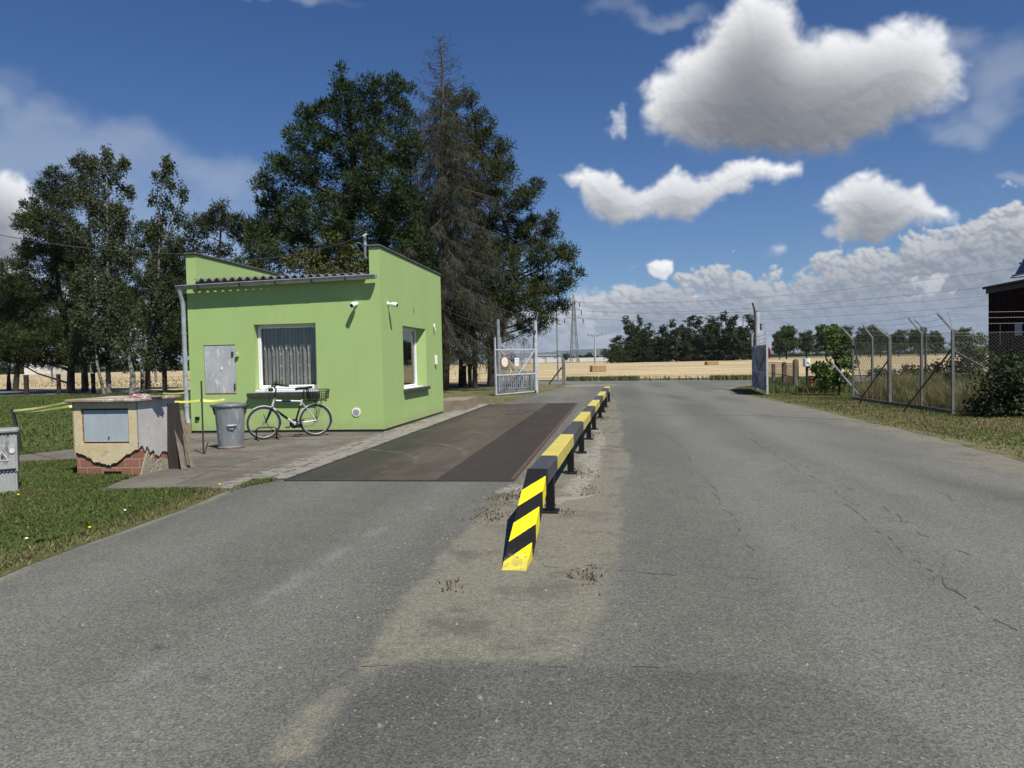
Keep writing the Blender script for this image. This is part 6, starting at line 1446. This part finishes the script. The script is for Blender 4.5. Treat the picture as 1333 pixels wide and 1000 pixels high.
# dark timber posts left behind the lawn
for i, (px, yb_, yt, w, lb) in enumerate(((35,515,488,.22,'leftmost stout dark post on the open lawn'), (77,513,487,.20,'dark post just left of the thick left pine trunk'), (122,512,486,.20,'dark square post between two pine trunks behind the lawn'), (215,512,480,.22,'dark post showing just left of the hut downpipe'), (604,505,476,.30,'dark post behind the hut, right of its wall'), (612,505,474,.22,'dark slim post second right of the hut wall'))):
    c = G(px, yb_); h = (yb_-yt)*c.y/FOC; mb = MB(); mb.bbox((0,0,h/2), (w,w,h), .02); tag(mb.build('timber_post', ML['dark_post'], None, loc=c), lb, 'post', 'dark timber posts behind the lawn')
for px, yb_, yt, Y, lb in ((68,491,465,95,'thin pale pole far behind the left posts'), (203,497,476,75,'thin grey pole near the far parked cars'), (118,482,470,150,'tiny white marker pole beyond the left field')):
    c = at(px, yb_, Y); c.z = 0; tag(MB().tube([(0,0,0),(0,0,at(px, yt, Y).z)], .14, 8).build('pole', ML['concrete_post'], None, loc=c), lb, 'pole')
# a few flowers on the lawn
for px, py, cl, lb in ((117,694,'y','yellow dandelion low on the near lawn edge'), (286,636,'y','yellow dandelion at the tip of the lawn by the apron'), (24,650,'y','yellow dandelion in front of the grey cabinet'), (35,709,'w','white daisy near the left lawn edge'), (163,671,'w','white daisy in the middle of the near lawn')):
    c = G(px, py); e = empty('flower', c, 0, lb, 'flower', 'small flowers on the lawn'); MB().tube([(0,0,0),(.005,0,.055)], .0025, 5).build('stem', ML['weed'], e)
    MB().lathe([(.004,.05),(.013,.055),(.011,.062),(.004,.065)], 12, fr=lambda k, z: 1+.15*(k % 2)).build('blossom', flat('petal_'+cl, (.75,.62,.02) if cl == 'y' else (.78,.78,.74)), e)

hm = bpy.data.materials.new('haze_air'); hm.use_nodes = True; hn = hm.node_tree; hn.nodes.clear(); ho = hn.nodes.new('ShaderNodeOutputMaterial'); hv = hn.nodes.new('ShaderNodeVolumePrincipled')
hv.inputs['Density'].default_value = .00006; hv.inputs['Color'].default_value = (.62,.74,.95,1); hn.links.new(hv.outputs[0], ho.inputs['Volume'])
HAZE = MB().box((0, 4150, 144.5), (16000, 8600, 300)).build('haze', hm); tag(HAZE, 'thin blue distance haze over the farmland', kind='stuff')

# ------------------------------------------------------------------ sky, sun
world = bpy.data.worlds.new('World'); scene.world = world; world.use_nodes = True
EXPK = 2**.55
SUN = Vector((.375, -.558, 1.0)).normalized()
EL = math.asin(SUN.z); AZ = math.atan2(SUN.x, SUN.y)
# clouds: a procedurally computed density and light map in azimuth / elevation, mixed over the Nishita sky
A0, A1, E0, E1, NX, NY = -46.0, 46.0, -1.0, 35.0, 1160, 464
def cloudmap():
    az, el = np.meshgrid(np.linspace(A0, A1, NX), np.linspace(E0, E1, NY)); r0 = np.random.default_rng(3)
    def gn(x, y, s, seed):                                   # gradient noise, about -1..1
        g = np.random.default_rng(seed).random((256, 256))*2*PI; gx = np.cos(g); gy = np.sin(g)
        x = x/s; y = y/s; xi = np.floor(x).astype(int); yi = np.floor(y).astype(int); fx = x-xi; fy = y-yi
        u = fx**3*(fx*(fx*6-15)+10); v = fy**3*(fy*(fy*6-15)+10)
        def c(i, j): a = (xi+i) & 255; b = (yi+j) & 255; return gx[a, b]*(fx-i)+gy[a, b]*(fy-j)
        return ((c(0,0)*(1-u)+c(1,0)*u)*(1-v)+(c(0,1)*(1-u)+c(1,1)*u)*v)*1.5
    def fb(x, y, s, seed, o=6, g=.55, bil=False):
        t = 0; a = 1.0; n = 0
        for i in range(o):
            q = gn(x+13.7*i, y-5.1*i, s, seed+i); t = t+a*((np.abs(q)*2-.55) if bil else q); n += a; a *= g; s *= .5
        return t/n
    def field(blobs, warp, ws, seed, k=5.0):
        x = az+warp*fb(az, el, ws, seed, 5); y = el+warp*.7*fb(az, el, ws, seed+20, 5); acc = np.zeros_like(az)
        for px, py, rx, ry in blobs:
            a, e = azel(px, py); a2, _ = azel(px+rx, py); _, e2 = azel(px, py-ry); wa = max(.3, abs(a2-a)); we = max(.3, abs(e2-e))
            d = 1-np.sqrt(((x-a)/wa)**2+((y-e)/we)**2); acc += np.exp(k*np.clip(d, -3, 1))
        return np.log(acc+1e-9)/k
    def shade(T, kabs, relief, hs):
        """light from high above, slightly right and behind the viewer"""
        dy = (E1-E0)/NY; H = T**.6*hs; gy, gx = np.gradient(H, dy, (A1-A0)/NX)
        n = 1/np.sqrt(1+gx*gx+gy*gy); lam = np.clip((-gx*.30-gy*.62+.72)*n, 0, 1.3)
        Ts = blur(T, 14); A = np.zeros_like(T); acc = np.zeros(NX); dec = math.exp(-dy/5.0)
        for i in range(NY-1, -1, -1): acc = acc*dec+Ts[i]*dy; A[i] = acc
        amb = np.exp(-kabs*blur(A, 8))
        return amb, lam
    def blur(M, r):
        for _ in range(2):
            for ax in (0, 1):
                P_ = np.pad(M, [(r+1, r) if a_ == ax else (0, 0) for a_ in (0, 1)], mode='edge'); cs = np.cumsum(P_, ax)
                M = (cs[2*r+1:]-cs[:-2*r-1] if ax == 0 else cs[:, 2*r+1:]-cs[:, :-2*r-1])/(2*r+1)
        return M
    def polyfield(poly, warp, ws, seed, width):
        x = az+warp*fb(az, el, ws, seed, 5); y = el+warp*.7*fb(az, el, ws, seed+20, 5); Q = [azel(*p) for p in poly]
        d = pdist(x, y, Q+[Q[0]]); return np.clip(np.where(inpoly(x, y, Q), d, -d)/width, -3, 1.2)
    def layer(blobs, warp, ws, seed, amp, s1, lo, hi, kabs, hs, hiC, loC, bw, detail=.35, width=None):
        F = field(blobs, warp, ws, seed) if width is None else polyfield(blobs, warp, ws, seed, width); n = .35*fb(az, el*1.15, s1, seed+40, 7, .58)-.65*(-fb(az, el*1.1, s1*.8, seed+60, 6, .55, True))
        fray = fb(az, el, s1*.28, seed+90, 5, .65)
        T0 = F+amp*n+detail*amp*.5*fray; T = np.clip(T0, 0, 1.2); al = sstep(T0, lo, hi)
        amb, lam = shade(T*al, kabs, 1, hs); li = bw*amb+(1-bw)*lam*(.35+.65*amb); li = np.clip(li, 0, 1.05)
        C = np.stack([loC[i]+(hiC[i]-loC[i])*li**1.1 for i in range(3)], -1); return al, C
    al = np.zeros_like(az); Cc = np.zeros((NY, NX, 3))
    def over(a, c):
        nonlocal al, Cc
        o = a+al*(1-a); Cc = np.where(o[..., None] > 1e-4, (c*a[..., None]+Cc*(al*(1-a))[..., None])/np.maximum(o, 1e-4)[..., None], c); al = o
    F = field(wisp, 5.0, 9.0, 300, 3.0); w = F+.75*fb(az*.8+el*.5, el*1.6-az*.3, 7.0, 310, 7, .6); a = .40*sstep(w, -.1, .9); over(a, np.zeros((NY, NX, 3))+np.array((.50,.55,.62)))
    for bl, wp, ws_, sd_, am, s1, lo, hi, ka, hs, bw in ((band2, 3.0, 6.0, 400, .75, 5.0, .0, .30, .40, 1.3, .5), (band, 2.2, 4.0, 500, 1.35, 2.6, .0, .18, 1.3, 1.7, .50)):
        a, c = layer(bl, wp, ws_, sd_, am, s1, lo, hi, ka, hs, (.84,.84,.83), (.15,.185,.245), bw); over(a*.95, c)
    hz = sstep(-el, -9, 0)*.35; Cc = Cc*(1-hz[..., None])+np.array((.34,.40,.47))*hz[..., None]
    for k_, (poly, wd_, ka, am_, sc_) in enumerate(cumpoly):
        a, c = layer(poly, .9, 5.0, 620+k_*37, am_, sc_, -.05, .42, ka*1.8, 1.6, (1.12,1.13,1.14), (.130,.140,.165), .78, .13, wd_); over(a*(1, .97, .98, .95, .97, .35, .45)[k_], c)
    return np.concatenate([Cc, al[..., None]], -1).astype(np.float32)
def azel(px, py): d = ray(px, py); return math.degrees(math.atan2(d.x, d.y)), math.degrees(math.atan2(d.z, math.hypot(d.x, d.y)))
cumpoly = [([(985,-40),(1032,0),(1050,36),(1085,26),(1120,34),(1170,22),(1228,28),(1268,80),(1262,128),(1205,152),(1150,178),(1100,205),(1000,210),(900,202),(845,178),(828,150),(834,115),(868,78),(905,50),(935,10),(955,-40)], 3.0, .42, .42, 4.0),
    ([(722,226),(758,214),(800,226),(828,248),(850,226),(880,211),(903,232),(950,207),(1000,205),(1052,215),(1046,238),(985,240),(968,256),(935,266),(900,290),(850,286),(800,300),(768,282),(748,255)], 1.7, .50, .42, 2.2),
    ([(1064,268),(1078,241),(1108,228),(1140,221),(1170,236),(1208,234),(1222,262),(1252,280),(1240,296),(1190,298),(1150,320),(1098,316),(1074,302),(1084,286)], 1.9, .55, .40, 2.0),
    ([(842,340),(856,334),(878,337),(878,351),(863,365),(846,354)], .5, .3, .30, .8),
    ([(-90,205),(10,214),(38,236),(58,264),(62,305),(40,345),(0,355),(-90,360)], 2.2, .55, .40, 2.4),
    ([(1000,318),(1022,316),(1026,328),(1008,334)], 1.2, .4, .35, .8), ([(792,140),(812,132),(820,150),(812,178),(790,175)], 1.6, .1, .55, 1.2)]
band = [(880,405,60,34),(960,385,60,36),(1030,400,70,44),(1075,360,50,38),(1120,385,90,50),(1150,345,50,26),(1200,340,60,36),(1255,325,50,30),(1290,350,80,60),(1335,310,50,46),(1400,330,100,80),(1180,420,160,44),(910,360,40,16),(770,395,40,18),(820,420,60,30),(700,430,70,30),(1350,420,120,60)]
band2 = [(760,440,120,55),(900,440,130,55),(1060,420,150,60),(1220,400,170,80),(1380,380,170,100),(250,430,420,55),(-80,400,160,90),(600,450,160,30)]
wisp = [(30,195,150,34),(170,195,90,40),(290,245,80,34),(10,140,60,50),(880,5,100,22),(400,0,70,16),(1300,90,80,60),(1325,238,60,12),(1235,190,60,24),(1012,325,22,14),(1280,150,50,30),(300,5,50,10),(1230,30,70,34),(60,330,200,120),(230,330,200,90)]
cm = cloudmap(); img = bpy.data.images.new('cloud_map', NX, NY, alpha=True, float_buffer=True, is_data=True); img.alpha_mode = 'CHANNEL_PACKED'; img.pixels.foreach_set(np.ascontiguousarray(cm).ravel()); img.update()
nt = NT(world.node_tree); bg = world.node_tree.nodes['Background']; dirv = nt.new('ShaderNodeTexCoord').outputs['Generated']
SKYK = .07
sky = nt.new('ShaderNodeTexSky'); sky.sky_type = 'NISHITA'; sky.sun_disc = False; sky.sun_elevation = EL; sky.sun_rotation = AZ % (2*PI); sky.altitude = 200; sky.air_density = 1.0; sky.dust_density = .6; sky.ozone_density = 2.0
skyc = sky.outputs[0]
x, y, z = nt.sep(dirv); az_ = nt.math('MULTIPLY', nt.math('ARCTAN2', x, y), 57.29578)
el_ = nt.math('MULTIPLY', nt.math('ARCTAN2', z, nt.math('SQRT', nt.math('MULTIPLY_ADD', x, x, nt.math('MULTIPLY', y, y)))), 57.29578)
cb = nt.new('ShaderNodeCombineXYZ'); nt.l.new(nt.math('DIVIDE', nt.math('SUBTRACT', az_, A0), A1-A0), cb.inputs[0]); nt.l.new(nt.math('DIVIDE', nt.math('SUBTRACT', el_, E0), E1-E0), cb.inputs[1])
it = nt.new('ShaderNodeTexImage'); it.image = img; it.extension = 'CLIP'; it.interpolation = 'Cubic'; nt.l.new(cb.outputs[0], it.inputs[0])
edge_f = nt.math('MULTIPLY', nt.ramp(nt.math('ABSOLUTE', az_), A1-3, A1-.5, 1, 0), nt.ramp(el_, E1-2, E1-.3, 1, 0))
skyc = nt.mix(1.0, skyc, nt.mix(nt.ramp(el_, 3, 30), (.46,.62,.84), (.27,.49,.79)), 'MULTIPLY')
scl = nt.mix(1.0, it.outputs['Color'], (1/SKYK/EXPK,)*3, 'MULTIPLY')
cc = nt.mix(nt.math('MULTIPLY', it.outputs['Alpha'], edge_f), skyc, scl)
nt.l.new(cc, bg.inputs[0]); bg.inputs[1].default_value = SKYK
world.cycles.sampling_method = 'MANUAL'; world.cycles.sample_map_resolution = 512
sl = bpy.data.lights.new('sun', 'SUN'); sl.energy = 4.4; sl.angle = R(.5); sl.color = (1, .95, .865); so = bpy.data.objects.new('sun', sl); col.objects.link(so)
so.rotation_euler = (-SUN).to_track_quat('-Z', 'Y').to_euler(); so.location = (20, -20, 40)
scene.view_settings.view_transform = 'Standard'; scene.view_settings.look = 'None'; scene.view_settings.exposure = .55; scene.view_settings.gamma = 1
scene.cycles.max_bounces = 6; scene.cycles.transparent_max_bounces = 12; scene.cycles.diffuse_bounces = 3; scene.cycles.glossy_bounces = 2
